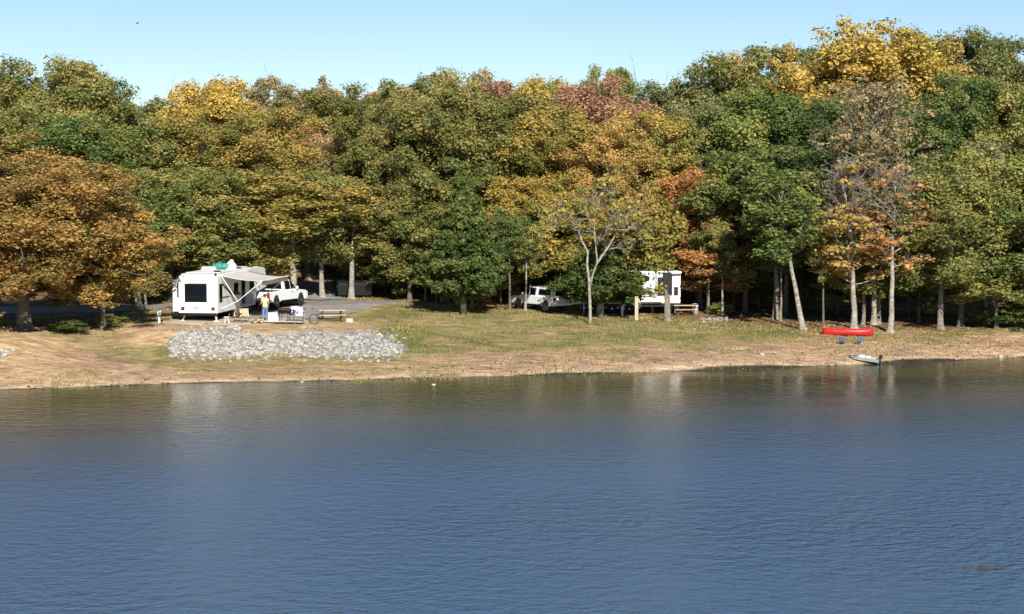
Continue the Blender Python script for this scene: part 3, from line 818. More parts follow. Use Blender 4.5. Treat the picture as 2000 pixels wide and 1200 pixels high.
FRONT = [
 ('oak', 0, 48, 645, 252, 365, 'oak_orange_leaves', db, 'big spreading orange-brown oak on the left bank'),
 ('front', 2, 200, 129, 392, 190, 'oak_orange_leaves', db, 'lower orange-brown tree against the right side of the big oak'),
 ('front', 0, 272, 145, 330, 170, GR, gb, 'green tree between the orange oak and the camper rear'),
 ('front', 1, 335, 149, 320, 170, OL, db, 'olive tree with dark lower boughs behind the camper rear'),
 ('front', 2, 403, 148, 315, 190, OL, gb, 'olive tree with a grey trunk standing over the camper roof'),
 ('front', 0, 490, 149, 345, 190, AM, db, 'amber olive tree above the white roof dome'),
 ('slim', 0, 571, 148, 330, 170, AM, pb, 'slim tree with a straight pale trunk at the awning tip'),
 ('front', 1, 630, 582, 325, 170, OL, pb, 'yellow-olive tree with a leaning pale trunk by the grassy road verge'),
 ('slim', 2, 686, 584, 350, 150, AM, pb, 'thin pale trunked tree in front of the dark bin'),
 ('front', 2, 752, 163, 335, 170, OL, db, 'olive tree at the dark end of the paved road'),
 ('front', 0, 800, 152, 350, 150, OL, db, 'olive tree touching the left side of the cedar'),
 ('cedar', 0, 905, 142.5, 312, 172, 'cedar_needles', db, 'large dark green conical cedar'),
 ('front', 1, 1008, 152, 335, 130, GO, db, 'yellow-orange tree right of the large cedar'),
 ('small', 0, 1035, 152, 405, 130, GO, db, 'low yellow tree hanging over the white covered truck'),
 ('front', 2, 1095, 152, 330, 160, AM, db, 'olive brown tree left above the pale forked tree'),
 ('forked', 0, 1157, 634, 0, 0, AM, pb, 'pale forked tree with nearly bare limbs on the lawn edge'),
 ('cedar', 1, 1172, 143, 462, 175, 'cedar_needles', pb, 'small bushy cedar beside the pale forked trunk'),
 ('front', 0, 1222, 157, 338, 210, 'orange_gold_leaves', gb, 'golden orange crown spreading above the pale forked limbs'),
 ('small', 1, 1274, 147, 350, 110, AM, gb, 'low amber tree hanging over the second camper roof'),
 ('front', 1, 1312, 159, 320, 140, OL, gb, 'olive tree rising right behind the second camper'),
 ('front', 2, 1368, 150, 320, 150, RU, gb, 'upper rust-orange tree right of the second camper'),
 ('small', 0, 1383, 612, 462, 150, RU, gb, 'low rust-red tree over the shaded picnic site'),
 ('front', 0, 1455, 148, 285, 190, GR, db, 'bright green tree reaching low over the shaded clearing'),
 ('front', 1, 1532, 147, 275, 190, DG, db, 'dark green tree behind the leaning pale trunk'),
 ('slim', 0, 1514, 624, 300, 140, GR, gb, 'tall straight grey trunk with green leaves left of the leaning tree'),
 ('slim', 1, 1570, 644, 330, 130, GR, pb, 'slim pale trunk leaning left beside the clearing'),
 ('bare', 0, 1705, 141, 178, 210, TA, tb, 'large bare tan twiggy tree behind the red canoe'),
 ('bare', 1, 1669, 643, 322, 165, OB, pb, 'half-bare tree with orange lower leaves directly behind the red canoe'),
 ('front', 2, 1686, 141, 350, 120, OL, gb, 'stout grey trunk right behind the red canoe with olive leaves'),
 ('front', 0, 1716, 142, 330, 150, GR, gb, 'brown trunk between the red canoe and the white slender trunk'),
 ('bare', 2, 1739, 650, 330, 150, RU, pb, 'slender whitish trunk right of the red canoe'),
 ('small', 1, 1795, 143, 440, 140, GR, db, 'low green tree right of the slender whitish trunk'),
 ('front', 1, 1836, 643, 330, 190, OL, gb, 'grey double trunk with olive crown on the right bank'),
 ('front', 2, 1876, 640, 280, 180, OL, db, 'dark trunked tree with yellowish crown on the right bank'),
 ('bare', 3, 1925, 146, 290, 180, OL, pb, 'tree with long bare pale side limbs near the right edge'),
 ('front', 0, 1990, 140, 310, 200, OL, pb, 'yellow-olive tree with a pale trunk at the right edge'),
 ('small', 0, 1945, 139, 470, 180, OL, db, 'low olive tree hanging over the dark right bank'),
 ('front', 1, 2080, 138, 300, 200, GR, gb, 'green tree mostly outside the right edge of the photo'),
]
for k, i, u, b0, vt, w, lf, bk, lab in FRONT:
    o = tree(k, i, u, b0, vt, w * 1.1, lf, bk, lab, name='cedar' if k == 'cedar' else 'tree', group=G2,
         rot={'forked': 0., 'slim': 0., 'bare': 0.}.get(k))
SHR = [
 (335, 150, 500, 60, 'grey_green_leaves', 'bluish green shrub behind the camper slide-out'),
 (215, 640, 612, 60, 'weed_leaves', 'weedy shrub on the bank left of the white post'),
 (130, 650, 625, 70, 'dark_green_leaves', 'dark low shrub in the shade of the big oak'),
 (940, 604, 560, 46, 'rust_leaves', 'small reddish shrub at the foot of the large cedar'),
 (1930, 636, 600, 80, 'weed_leaves', 'tawny weedy shrub on the shaded right bank'),
 (1985, 640, 590, 70, 'green_leaves', 'green shrub at the right edge of the bank'),
 (1410, 616, 590, 46, 'weed_leaves', 'low weedy shrub by the shaded picnic site'),
 (2010, 642, 560, 110, 'dark_green_leaves', 'dark shrub cut off by the right edge'),
]
for n, (u, b0, vt, w, lf, lab) in enumerate(SHR):
    tree('shrub', n % 2, u, b0, vt, w, lf, db, lab, name='shrub', cat='shrub', group='shrubs along the bank')
UND = [(715, 156, 480, 'olive sapling in the dark gap behind the paved road'), (775, 153, 490, 'dark green sapling between the road end and the large cedar'), (852, 151, 500, 'green sapling at the left foot of the large cedar'),
       (978, 151, 470, 'olive sapling between the large cedar and the white covered truck'), (1432, 150, 500, 'green sapling right of the shaded picnic site'), (1482, 152, 490, 'olive sapling behind the straight grey trunk'),
       (1598, 150, 480, 'dark green sapling above the left end of the red canoe'), (1635, 148, 520, 'low olive sapling above the middle of the red canoe'), (1775, 147, 490, 'green sapling right of the slender whitish trunk'),
       (1815, 149, 510, 'olive sapling left of the grey double trunk'), (1900, 147, 500, 'amber sapling right of the dark trunked tree')]
for n, (u, b0, vt, lab) in enumerate(UND):
    tree('small', n % 2, u, b0, vt, 95, (OL, DG, GR, OL, GR, OL, DG, OL, GR, OL, AM)[n], db, lab, name='sapling', cat='sapling', group='saplings under the front trees')
# slim trunks one sees between the front trees
TR = [(831, 588, 380, 'dark slim trunk left of the large cedar'), (863, 590, 380, 'pale slim trunk left of the large cedar'),
      (922, 604, 420, 'stout pale trunk under the large cedar'), (940, 604, 430, 'thinner trunk beside the stout one under the large cedar'),
      (996, 606, 400, 'grey trunk just left of the white covered truck'), (1026, 606, 430, 'slender trunk crossing the white covered truck'),
      (1383, 614, 440, 'grey trunk behind the white bucket'), (1411, 620, 430, 'mottled slim trunk at the low row of stones'),
      (285, 606, 430, 'pale leaning trunk left of the camper'), (1608, 640, 430, 'dark slim trunk left of the red canoe'), (1524, 628, 420, 'thin stem beside the straight grey trunk')]
for n, (u, b0, vt, lab) in enumerate(TR):
    tree('slim', (0, 2)[n % 2], u, b0, vt, 70, (DG, OL)[n % 2], (gb, pb, pb, gb, db, pb, gb, pb, pb, db, gb)[n], lab, group='slim trunks between the front trees', rot=n * 1.3)

# undergrowth that closes the wood behind the trunks
r = np.random.default_rng(90); cen = []; rad = []
for i in range(2600):
    D = r.uniform(158, 215); u = r.uniform(-250, 2250)
    if 540 < u < 660 and D < 185: continue
    p = atd(u, D); cen.append((p.x, p.y, p.z + r.uniform(0, 1) ** 1.4 * (2.0 + 3.2 * (D - 158) / 57))); rad.append(r.uniform(.5, 1.2))
V, Qs, T = leaves_at(r, cen, rad, 34, .42, hmin=0, hmax=8)
o = link('undergrowth', mesh_np('undergrowth', V, Qs, T), 'dark_green_leaves'); tag(o, 'dark tangled undergrowth filling the wood behind the trunks', 'undergrowth', kind='stuff')

# grass, dry stalks, fallen leaves
def blades(name, n, region, h, w, m, seed, label):
    r = np.random.default_rng(seed); P = []
    tries = 0
    while len(P) < n and tries < n * 6:
        tries += 1
        q = region(r)
        if q is not None: P.append(q)
    P = np.array(P); N = len(P)
    base = np.stack([P[:, 0], P[:, 1], ground_z(P[:, 0], P[:, 1]) - .02], -1)
    a = r.random(N) * 6.28
    hh = (h[0] + (h[1] - h[0]) * r.random(N) ** 1.6)
    side = np.stack([np.cos(a), np.sin(a), 0 * a], -1) * (w * (.6 + .8 * r.random(N)))[:, None]
    tip = np.stack([r.normal(0, .35, N) * hh, r.normal(0, .35, N) * hh, hh], -1)
    V = np.stack([base - side, base + side, base + tip], 1).reshape(-1, 3)
    T = np.repeat(np.stack([np.clip(fbm(P[:, 0], P[:, 1], 2.5, 3) * 1.6 - .3, 0, 1), r.random(N), r.random(N), np.ones(N)], -1), 3, 0)
    o = link(name, mesh_np(name, V, np.arange(3 * N).reshape(-1, 3), T, tri=True), m); tag(o, label, 'grass', kind='stuff'); return o
leafmat('lawn_blades', (.13, .15, .04), (.24, .21, .08), (.38, .28, .13), .25)
leafmat('straw_blades', (.24, .19, .08), (.34, .25, .12), (.42, .31, .17), .25)
leafmat('fallen_leaves', (.22, .11, .05), (.36, .20, .09), (.48, .31, .15), .05)
def fast(u, v):
    z0 = 1.4
    x, y = onplane(u, v, z0); x, y = onplane(u, v, gz(x, y)); x, y = onplane(u, v, gz(x, y)); return x, y
gt = lambda u: np.interp(u, [-300, 330, 600, 760, 860, 1000, 1350, 1600, 2000, 2300], [725, 725, 726, 710, 703, 694, 680, 668, 656, 650])
ft = lambda u: np.interp(u, [-300, 200, 330, 600, 700, 780, 1000, 1150, 1350, 1550, 1700, 2000, 2300], [690, 690, 690, 700, 640, 598, 604, 614, 625, 640, 645, 648, 642])
def lawn(r):
    u = r.uniform(100, 2050); v = r.uniform(596, 726)
    if v > gt(u) + r.normal(0, 6) or v < ft(u): return None
    if 330 < u < 800 and 640 < v < 700 and top(u) < v < bot(u): return None
    x, y = fast(u, v)
    if fbm(x + 90, y + 30, 2.2, 4) > r.uniform(.42, .7): return None
    return x, y
blades('grass', 42000, lawn, (.05, .22), .034, 'lawn_blades', 21, 'short patchy olive grass on the sloping bank')
def tall(r):
    u = r.uniform(230, 900); v = r.uniform(694, 738) - max(0, u - 620) * .03
    x, y = fast(u, v)
    if fbm(x + 9, y, 3.0, 3) < r.uniform(.3, .6): return None
    return x, y
blades('dry_grass', 15000, tall, (.10, .42), .022, 'straw_blades', 22, 'taller dry straw grass between the stone bank and the water')
def verge(r):
    u = r.uniform(330, 760); v = r.uniform(690, 704) + r.normal(0, 2)
    if abs(u - 590) > 130 * (.4 + r.random()): return None
    return fast(u, v)
blades('green_tufts', 5000, verge, (.12, .4), .025, 'weed_leaves', 23, 'green weeds growing at the foot of the stone bank')
r = np.random.default_rng(31); P = []
for i in range(17000):
    u = r.uniform(-50, 2050); v = float(np.interp(u, [-300, 0, 200, 330, 640, 780, 1000, 1150, 1350, 1550, 1700, 2000, 2300], [650, 645, 640, 600, 585, 592, 604, 614, 624, 642, 647, 648, 640])) + r.normal(-5, 12)
    P.append(fast(u, v))
P = np.array(P); N = len(P)
base = np.stack([P[:, 0], P[:, 1], ground_z(P[:, 0], P[:, 1]) + .025], -1)
nr = unit(np.array([0, 0, 1.]) + r.normal(0, .35, (N, 3))); t = unit(np.cross(nr, r.normal(size=(N, 3)))); bt = np.cross(nr, t); s = r.uniform(.04, .11, (N, 1))
V = np.stack([base - t * s, base - bt * s * .7, base + t * s, base + bt * s * .7], 1).reshape(-1, 3)
T = np.repeat(np.concatenate([r.random((N, 3)), np.ones((N, 1))], 1), 4, 0)
o = link('fallen_leaves', mesh_np('fallen_leaves', V, np.arange(4 * N).reshape(-1, 4), T), 'fallen_leaves'); tag(o, 'orange and brown fallen leaves scattered along the edge of the wood', 'leaves', kind='stuff')
# ------------------------------------------------------------------ vehicles and things
def wheel(parent, c, rad=.38, w=.26, side=1, n=20, name='wheel'):
    """tyre and rim under one wheel; axle along x"""
    t = MB().lathe(c, [(rad * .66, -w / 2), (rad * .93, -w / 2), (rad, -w * .36), (rad, w * .36), (rad * .93, w / 2), (rad * .66, w / 2)], n, 'x')
    o = t.build(name, 'tyre_rubber', parent, smooth=False)
    q = side * w / 2
    rm = MB().lathe(c, [(rad * .64, q * .2), (rad * .66, q * .98), (rad * .58, q * 1.0), (rad * .5, q * .62), (rad * .2, q * .7), (rad * .17, q * 1.02), (.01, q * 1.05)], n, 'x')
    for k in range(6):
        a = k * math.pi / 3
        rm.box((c[0] + q * .82, c[1] + math.cos(a) * rad * .36, c[2] + math.sin(a) * rad * .36), (.03, rad * .4, rad * .13), rx=a)
    rm.build('rim', 'rim_metal', o)
    return o

# --- the white camper with its awning
HB = R(-9.5)
p = at(387, 629.5)
rv = empty('camper_trailer', (p.x, p.y, gz(p.x, p.y) + .06), HB, 'white camper trailer with dark rear window, open awning and slide-out above the stone bank', 'camper'); rv.scale = (1, 1, 1.04)
LRV, W2 = 11.3, 1.31
body = MB()
prof = [(0, .50), (0.0, 2.62), (.10, 2.84), (.34, 2.93), (LRV - 1.6, 2.98), (LRV - .5, 2.86), (LRV, 2.2), (LRV - .1, 1.55), (LRV - 2.6, 1.32), (LRV - 2.8, .50)]
body.prism(prof, -W2, W2)
body.build('body', 'white_gelcoat', rv, bevel=.035)
MB().box((0, LRV * .48, 2.975), (2.3, LRV - 2.6, .03)).build('roof', 'roof_membrane', rv)
w = MB(); w.box((-.14, -.012, 1.76), (1.50, .05, 1.16)); f = w.build('window', 'black_trim', rv, bevel=.02)
MB().box((-.14, -.045, 1.78), (1.36, .02, 1.02)).build('pane', 'dark_glass', f)
MB().box((-.14, -.062, 1.50), (1.34, .012, .03)).build('mullion', 'black_trim', f)
for sx in (-1, 1):
    MB().lathe((sx * 1.02, -.02, .78), [(.09, -.03), (.09, .02), (.07, .035)], 12).build('tail_light', 'tail_red', rv)
    MB().box((sx * 1.02, -.02, .78), (.24, .05, .2)).build('light_housing', 'black_trim', rv, bevel=.02)
MB().box((-.12, -.02, .82), (.34, .03, .16)).build('licence_plate', 'graphic_grey', rv)
MB().box((-.12, -.012, .98), (.62, .02, .05)).build('trim_strip', 'graphic_grey', rv)
MB().box((0, -.06, .42), (2.4, .14, .15)).build('bumper', 'black_trim', rv)
for k in range(5): MB().box((-.62 + k * .31, -.005, 2.52), (.10, .04, .05)).build('clearance_light', 'tail_red' if k % 2 else 'amber_lens', rv)
g = MB()
for k, wd in enumerate((.14, .1, .16, .12, .14, .1, .17)): g.box((-.62 + sum((.14, .1, .16, .12, .14, .1, .17)[:k]) * 1.35 + wd / 2, -.006, 2.38), (wd, .02, .08))
g.build('rear_lettering', 'graphic_grey', rv)
for sx in (-1, 1): MB().box((sx * 1.2, .02, 2.93), (.12, .14, .10)).build('roof_cap_light', 'black_trim', rv)
fr = MB(); fr.box((-.8, 4.2, .44), (.12, 8.2, .16)); fr.box((.8, 4.2, .44), (.12, 8.2, .16)); fr.box((0, 4.5, .43), (1.9, 8.0, .06))
fr.build('chassis', 'black_trim', rv)
# slide-out on the left side
so = MB().box((-W2 - .26, 2.2, 1.56), (.56, 3.6, 2.02)).build('slide_out', 'white_gelcoat', rv, bevel=.04)
MB().box((-W2 - .12, .385, 1.92), (.20, .03, .95)).build('slide_window', 'dark_glass', so)
MB().box((-W2 - .24, .60, .44), (.46, .35, .30)).build('slide_support', 'black_trim', so)
MB().box((-W2 - .03, .36, 1.0), (.05, .06, 1.1)).build('rubber_seal', 'black_trim', so)
# right side: windows, door, stripes
def side(name, y0, y1, z0, z1, m, t=.03):
    return MB().box((W2 + t / 2 - .004, (y0 + y1) / 2, (z0 + z1) / 2), (t, y1 - y0, z1 - z0)).build(name, m, rv)
f = side('side_window', .42, 1.0, 1.15, 2.3, 'black_trim'); MB().box((W2 + .034, .71, 1.73), (.02, .48, 1.05)).build('pane', 'dark_glass', f)
f = side('side_window', 3.6, 4.5, 1.5, 2.2, 'black_trim'); MB().box((W2 + .034, 4.05, 1.85), (.02, .78, .58)).build('pane', 'dark_glass', f)
f = side('side_window', 7.2, 8.2, 1.5, 2.2, 'black_trim'); MB().box((W2 + .034, 7.7, 1.85), (.02, .86, .58)).build('pane', 'dark_glass', f)
d = side('entry_door', 5.3, 6.05, .75, 2.5, 'black_trim'); MB().box((W2 + .04, 5.68, 1.95), (.02, .45, .7)).build('door_pane', 'dark_glass', d)
MB().box((W2 + .06, 5.95, 1.45), (.05, .06, .14)).build('handle', 'grey_metal', d)
sw = MB()
P0 = [(1.05, 2.22), (1.6, 2.0), (2.3, 1.72), (3.1, 1.5), (3.9, 1.4), (5.0, 1.38)]
for (a, za), (c, zc) in zip(P0, P0[1:]):
    sw.add([(W2 + .012, a, za), (W2 + .012, c, zc), (W2 + .012, c, zc + .17), (W2 + .012, a, za + .14)], [(0, 1, 2, 3)])
sw.build('swoosh_stripe', 'graphic_brown', rv)
side('lower_stripe', 1.1, 2.6, 1.38, 1.46, 'graphic_brown', .02)
side('grey_band', 5.1, 8.0, .62, 1.34, 'graphic_grey', .018)
st = MB(); st.box((W2 + .25, 5.68, .50), (.5, .7, .05)); st.box((W2 + .55, 5.68, .26), (.3, .7, .05)); st.build('entry_step', 'black_trim', rv)
# wheels
for sx in (-1, 1):
    for y in (4.1, 5.0):
        wheel(rv, (sx * 1.15, y, .38), .38, .24, sx)
for sx in (-1, 1):
    j = MB(); j.tube([(sx * 1.0, .35, .45), (sx * 1.15, .3, .02)], .035, 6); j.tube([(sx * 1.0, .8, .45), (sx * 1.15, .34, .02)], .025, 6); j.box((sx * 1.15, .3, .0), (.3, .25, .05))
    j.build('stabiliser_jack', 'white_metal', rv)
for sx in (-.8, .8): MB().box((sx, LRV - 2.9, .30), (.1, .1, .62)).build('landing_leg', 'black_trim', rv)
# on the roof
for y in (3.1, 7.6):
    a = MB().box((.05 - .3, y, 3.13), (.85, 1.05, .26), taper=.82).build('air_conditioner', 'roof_membrane', rv, bevel=.06)
    MB().box((-.25, y - .53, 3.12), (.6, .03, .10)).build('grille', 'graphic_grey', a)
MB().lathe((.55, 5.4, 2.96), [(.36, 0), (.38, .1), (.36, .26), (.30, .40), (.18, .52), (.03, .57)], 18).build('satellite_dome', 'dome_plastic', rv, smooth=True)
MB().lathe((.62, 5.35, 3.5), [(.14, 0), (.15, .05), (.10, .10), (.02, .13)], 12).build('antenna', 'dome_plastic', rv, smooth=True)
for x, y in ((.75, 1.8), (.7, 6.6), (.9, 8.7)):
    MB().box((x, y, 3.03), (.38, .38, .10), taper=.8).build('roof_vent', 'black_trim', rv, bevel=.02)
# awning
aw = MB(); n, m_ = 12, 10; Y0, Y1 = .75, 6.9; AX = 2.7
for i in range(n + 1):
    for k in range(m_ + 1):
        s, t = k / m_, i / n
        aw.V.append((W2 + .06 + AX * s, Y0 + (Y1 - Y0) * t, 2.80 - .30 * s - .09 * math.sin(math.pi * s) - .03 * math.sin(math.pi * t)))
for i in range(n):
    for k in range(m_):
        a = i * (m_ + 1) + k; aw.F.append((a, a + 1, a + m_ + 2, a + m_ + 1))
awn = aw.build('awning', 'awning_fabric', rv, smooth=True)
sl = awn.modifiers.new('cloth', 'SOLIDIFY'); sl.thickness = .008
v = MB(); xv = W2 + .06 + AX
for i in range(25):
    t = i / 24; v.V += [(xv, Y0 + (Y1 - Y0) * t, 2.47 - .03 * math.sin(math.pi * t)), (xv + .015, Y0 + (Y1 - Y0) * t, 2.23 - .03 * math.sin(math.pi * t) + .03 * math.sin(i * 2.1))]
for i in range(24): v.F.append((2 * i, 2 * i + 2, 2 * i + 3, 2 * i + 1))
v.build('valance', 'awning_valance', awn)
MB().tube([(xv, Y0 - .05, 2.50), (xv, Y1 + .05, 2.50)], .045, 10).build('roller_tube', 'white_metal', awn)
MB().box((W2 + .06, (Y0 + Y1) / 2, 2.82), (.14, Y1 - Y0 + .1, .12)).build('awning_case', 'white_metal', awn)
for y in (Y0, Y1):
    MB().tube([(W2 + .05, y, 2.78), (W2 + 1.12, y + .02, 1.22), (xv, y, 2.48)], .032, 7).build('awning_arm', 'white_metal', awn)
    MB().tube([(W2 + .03, y, .75), (W2 + 1.12, y + .02, 1.22)], .025, 6).build('awning_strut', 'white_metal', awn)
# teal bundle lying on the camper roof
mw = rv.matrix_basis if False else __import__('mathutils').Matrix.LocRotScale(rv.location, rv.rotation_euler, rv.scale)
def on_rv(x, y, z): return mw @ Vector((x, y, z))
tb_ = empty('cargo_bundle', on_rv(-.05, 5.2, 2.99), HB, 'teal tarp bundle strapped on the white camper roof', 'bundle'); tb_.scale = (.85, .85, .85)
b_ = MB(); ring = []
for i in range(9):
    t = i / 8; y = -.75 + 1.5 * t; s = (.55 + .45 * math.sin(math.pi * (.08 + .84 * t))) * (1 + .10 * math.sin(i * 2.3))
    for k in range(12):
        a = 2 * math.pi * k / 12; b_.V.append((y * .9, math.cos(a) * .36 * s, .26 + math.sin(a) * .27 * s * (1 + .12 * math.sin(3 * a + i))))
for i in range(8):
    for k in range(12): b_.F.append((i * 12 + k, (i + 1) * 12 + k, (i + 1) * 12 + (k + 1) % 12, i * 12 + (k + 1) % 12))
b_.F += [tuple(range(12)), tuple(range(107, 95, -1))]
b_.build('tarp', 'teal_cloth', tb_, smooth=True)
for x in (-.4, .15): MB().tube([(x, .37 * math.cos(a), .26 + .31 * math.sin(a)) for a in [k * math.pi / 7 for k in range(8)]], .02, 5).build('strap', 'black_trim', tb_)
MB().box((-.72, 0, .10), (.55, .6, .10)).build('base_board', 'black_trim', tb_, bevel=.02)

# --- pickups
def pickup(name, loc, rz, label, sc=1.0, cap=False):
    t = empty(name, loc, rz, label, 'truck', 'white pickup trucks'); t.scale = (sc, sc, sc)
    def arch(c, r=.47): return [(c + r * math.cos(a), .42 + r * math.sin(a)) for a in [math.pi * k / 8 for k in range(9)]]
    low = [(-2.85, .50), (-2.82, 1.15), (-.55, 1.17), (1.25, 1.15), (1.45, 1.14), (2.45, 1.04), (2.74, .92), (2.80, .55), (2.7, .42)]
    outline = low + arch(1.80) + arch(-1.75) + [(-2.6, .42)]
    b = MB().prism(outline, -.96, .96).build('body', 'white_paint', t, bevel=.05)
    # cab shell
    def shell(rings, nm, m=None):
        q = MB(); nn = len(rings)
        for (y, zb, zt, xb, xt) in rings:
            q.V += [(-xb, y, zb), (-xt, y, zt), (xt, y, zt), (xb, y, zb)]
        for i in range(nn - 1):
            a = i * 4
            for k in range(3): q.F.append((a + k, a + k + 1, a + k + 5, a + k + 4))
        q.F += [(0, 3, 2, 1), (4 * nn - 4, 4 * nn - 3, 4 * nn - 2, 4 * nn - 1)]
        return q.build(nm, m or 'white_paint', t, bevel=.05)
    cab = shell([(-.62, 1.14, 1.82, .90, .74), (-.45, 1.14, 1.88, .90, .73), (.45, 1.14, 1.87, .90, .72), (1.38, 1.12, 1.20, .90, .86)], 'cab')
    def pane(pts, nm, par, m='dark_glass', th=.02):
        p_ = [Vector(k) for k in pts]; nr = (p_[1] - p_[0]).cross(p_[2] - p_[0]).normalized() * th
        q = MB(); n = len(p_)
        q.add([k + nr for k in p_] + [k - nr for k in p_], [tuple(range(n)), tuple(range(2 * n - 1, n - 1, -1))] + [(i, i + n, (i + 1) % n + n, (i + 1) % n) for i in range(n)])
        return q.build(nm, m, par)
    for s in (-1, 1):
        X = lambda z: s * (.905 - (z - 1.14) * .225)
        pane([(X(1.22), .42, 1.22), (X(1.22), 1.12, 1.22), (X(1.74), .50, 1.77), (X(1.77), .42, 1.79)], 'side_window', cab)
        pane([(X(1.22), -.42, 1.22), (X(1.22), .30, 1.22), (X(1.77), .30, 1.79), (X(1.77), -.36, 1.79)], 'side_window', cab)
        if cap: pass
        for y in (.95, .36): 
            pass
        MB().box((s * .965, .46, 1.02), (.03, .18, .04)).build('door_handle', 'black_trim', b)
        MB().box((s * .963, .40, .78), (.012, .02, .70)).build('door_seam', 'graphic_grey', b)
        MB().box((s * 1.03, 1.05, 1.28), (.18, .10, .20)).build('mirror', 'white_paint', b, bevel=.03)
        MB().box((s * .78, 2.73, .84), (.34, .12, .17)).build('headlight', 'dome_plastic', b, bevel=.02)
        MB().box((s * .88, -2.82, .92), (.17, .12, .38)).build('tail_light', 'tail_red', b, bevel=.02)
        MB().box((s * .962, 0, .47), (.04, 2.4, .08)).build('running_board', 'black_trim', b)
    pane([(-.74, 1.28, 1.24), (.74, 1.28, 1.24), (.64, .56, 1.80), (-.64, .56, 1.80)], 'windscreen', cab)
    pane([(.72, -.625, 1.25), (-.72, -.625, 1.25), (-.64, -.60, 1.76), (.64, -.60, 1.76)], 'rear_window', cab)
    MB().box((0, 2.79, .78), (1.1, .08, .30)).build('grille', 'black_trim', b, bevel=.02)
    MB().box((0, 2.84, .52), (1.9, .16, .20)).build('front_bumper', 'rim_metal', b, bevel=.03)
    MB().box((0, -2.92, .56), (1.86, .18, .18)).build('rear_bumper', 'white_paint' if cap else 'rim_metal', b, bevel=.03)
    MB().box((0, .0, .40), (1.5, 4.8, .12)).build('chassis', 'black_trim', b)
    for y in (1.80, -1.75):
        for s in (-1, 1): wheel(t, (s * .84, y, .39), .40, .27, s)
    if cap:
        c = shell([(-2.78, 1.15, 1.74, .90, .80), (-2.6, 1.15, 1.84, .90, .76), (-.70, 1.16, 1.86, .90, .75)], 'bed_cap')
        for s in (-1, 1):
            X = lambda z: s * (.915 - (z - 1.15) * .19)
            pane([(X(1.28), -2.35, 1.28), (X(1.28), -.85, 1.28), (X(1.72), -.85, 1.74), (X(1.72), -2.30, 1.72)], 'cap_window', c)
        pane([(-.7, -2.80, 1.25), (.7, -2.80, 1.25), (.66, -2.79, 1.66), (-.66, -2.79, 1.66)], 'cap_rear_window', c)
    else:
        MB().box((0, -1.75, 1.172), (1.6, 2.0, .012)).build('bed_liner', 'black_trim', b)
    return t
p = atd(541, 144.6)
pickup('pickup_truck', (p.x, p.y, p.z + .05), R(-22), 'white pickup truck parked right of the camper behind the awning', 1.02)
p = atd(1056, 146.0)
pickup('pickup_truck', (p.x, p.y, p.z + .05), R(38), 'white pickup truck with dark windowed bed cap at the edge of the trees', .88, True)

# --- the second camper
p = at(1236, 616.5)
r2 = empty('camper_trailer', (p.x, p.y + 1.5, gz(p.x, p.y + 1.5) + .02), R(6), 'second white camper with tall dark window panels, half hidden by a small cedar', 'camper')
bx = MB().prism([(-1.2, .72), (-1.2, 3.05), (1.2, 3.05), (1.2, .72)], -4.2, 3.35).build('body', 'white_gelcoat', r2, bevel=.10)
MB().box((1.2, -1.36, 1.95), (1.55, .36, 2.2)).build('slide_out', 'white_gelcoat', r2, bevel=.05)
def fr2(nm, x0, x1, z0, z1, m, y=-1.215, t=.03, par=r2): return MB().box(((x0 + x1) / 2, y, (z0 + z1) / 2), (x1 - x0, t, z1 - z0)).build(nm, m, par)
fr2('corner_stripe', 1.38, 1.60, 1.15, 3.0, 'graphic_grey', -1.56)
q = fr2('window_panel', 1.62, 1.99, 1.3, 2.62, 'black_trim', -1.56); fr2('pane', 1.66, 1.95, 1.35, 2.57, 'dark_glass', -1.585, .02, q)
q = fr2('window_panel', 2.02, 2.72, 1.3, 2.95, 'black_trim', -1.225); fr2('pane', 2.07, 2.67, 1.35, 2.9, 'dark_glass', -1.25, .02, q)
q = fr2('window_panel', 2.85, 3.15, 1.3, 1.9, 'black_trim', -1.225); fr2('pane', 2.89, 3.11, 1.34, 1.86, 'dark_glass', -1.25, .02, q)
for x in (-3.2, -1.6, -.2):
    q = fr2('side_window', x - .45, x + .45, 1.75, 2.45, 'black_trim'); fr2('pane', x - .39, x + .39, 1.8, 2.4, 'dark_glass', -1.24, .02, q)
fr2('stripe', -4.0, .3, 1.30, 1.40, 'graphic_grey', -1.21); fr2('stripe', -4.0, .3, 1.06, 1.12, 'graphic_brown', -1.21)
MB().box((2.95, -1.38, 2.95), (.75, .45, .16)).build('awning_case', 'white_metal', r2, bevel=.03)
MB().box((0, 0, .6), (7.0, 2.2, .22)).build('chassis', 'black_trim', r2)
MB().lathe((1.05, -1.225, 1.03), [(.09, -.02), (.09, .02)], 10).build('hatch', 'black_trim', r2)
MB().box((-1.2, 0, 3.18), (1.0, .9, .28), taper=.85).build('air_conditioner', 'roof_membrane', r2, bevel=.05)
for x in (-1.6, -.75):
    for s in (-1, 1):
        o = wheel(r2, (0, 0, 0), .36, .24, s); o.rotation_euler = (0, 0, R(90)); o.location = (x, s * 1.0, .36)
for x in (-3.6, 3.0):
    for y in (-.9, .9): MB().box((x, y, .32), (.1, .1, .62)).build('leg', 'grey_metal', r2)

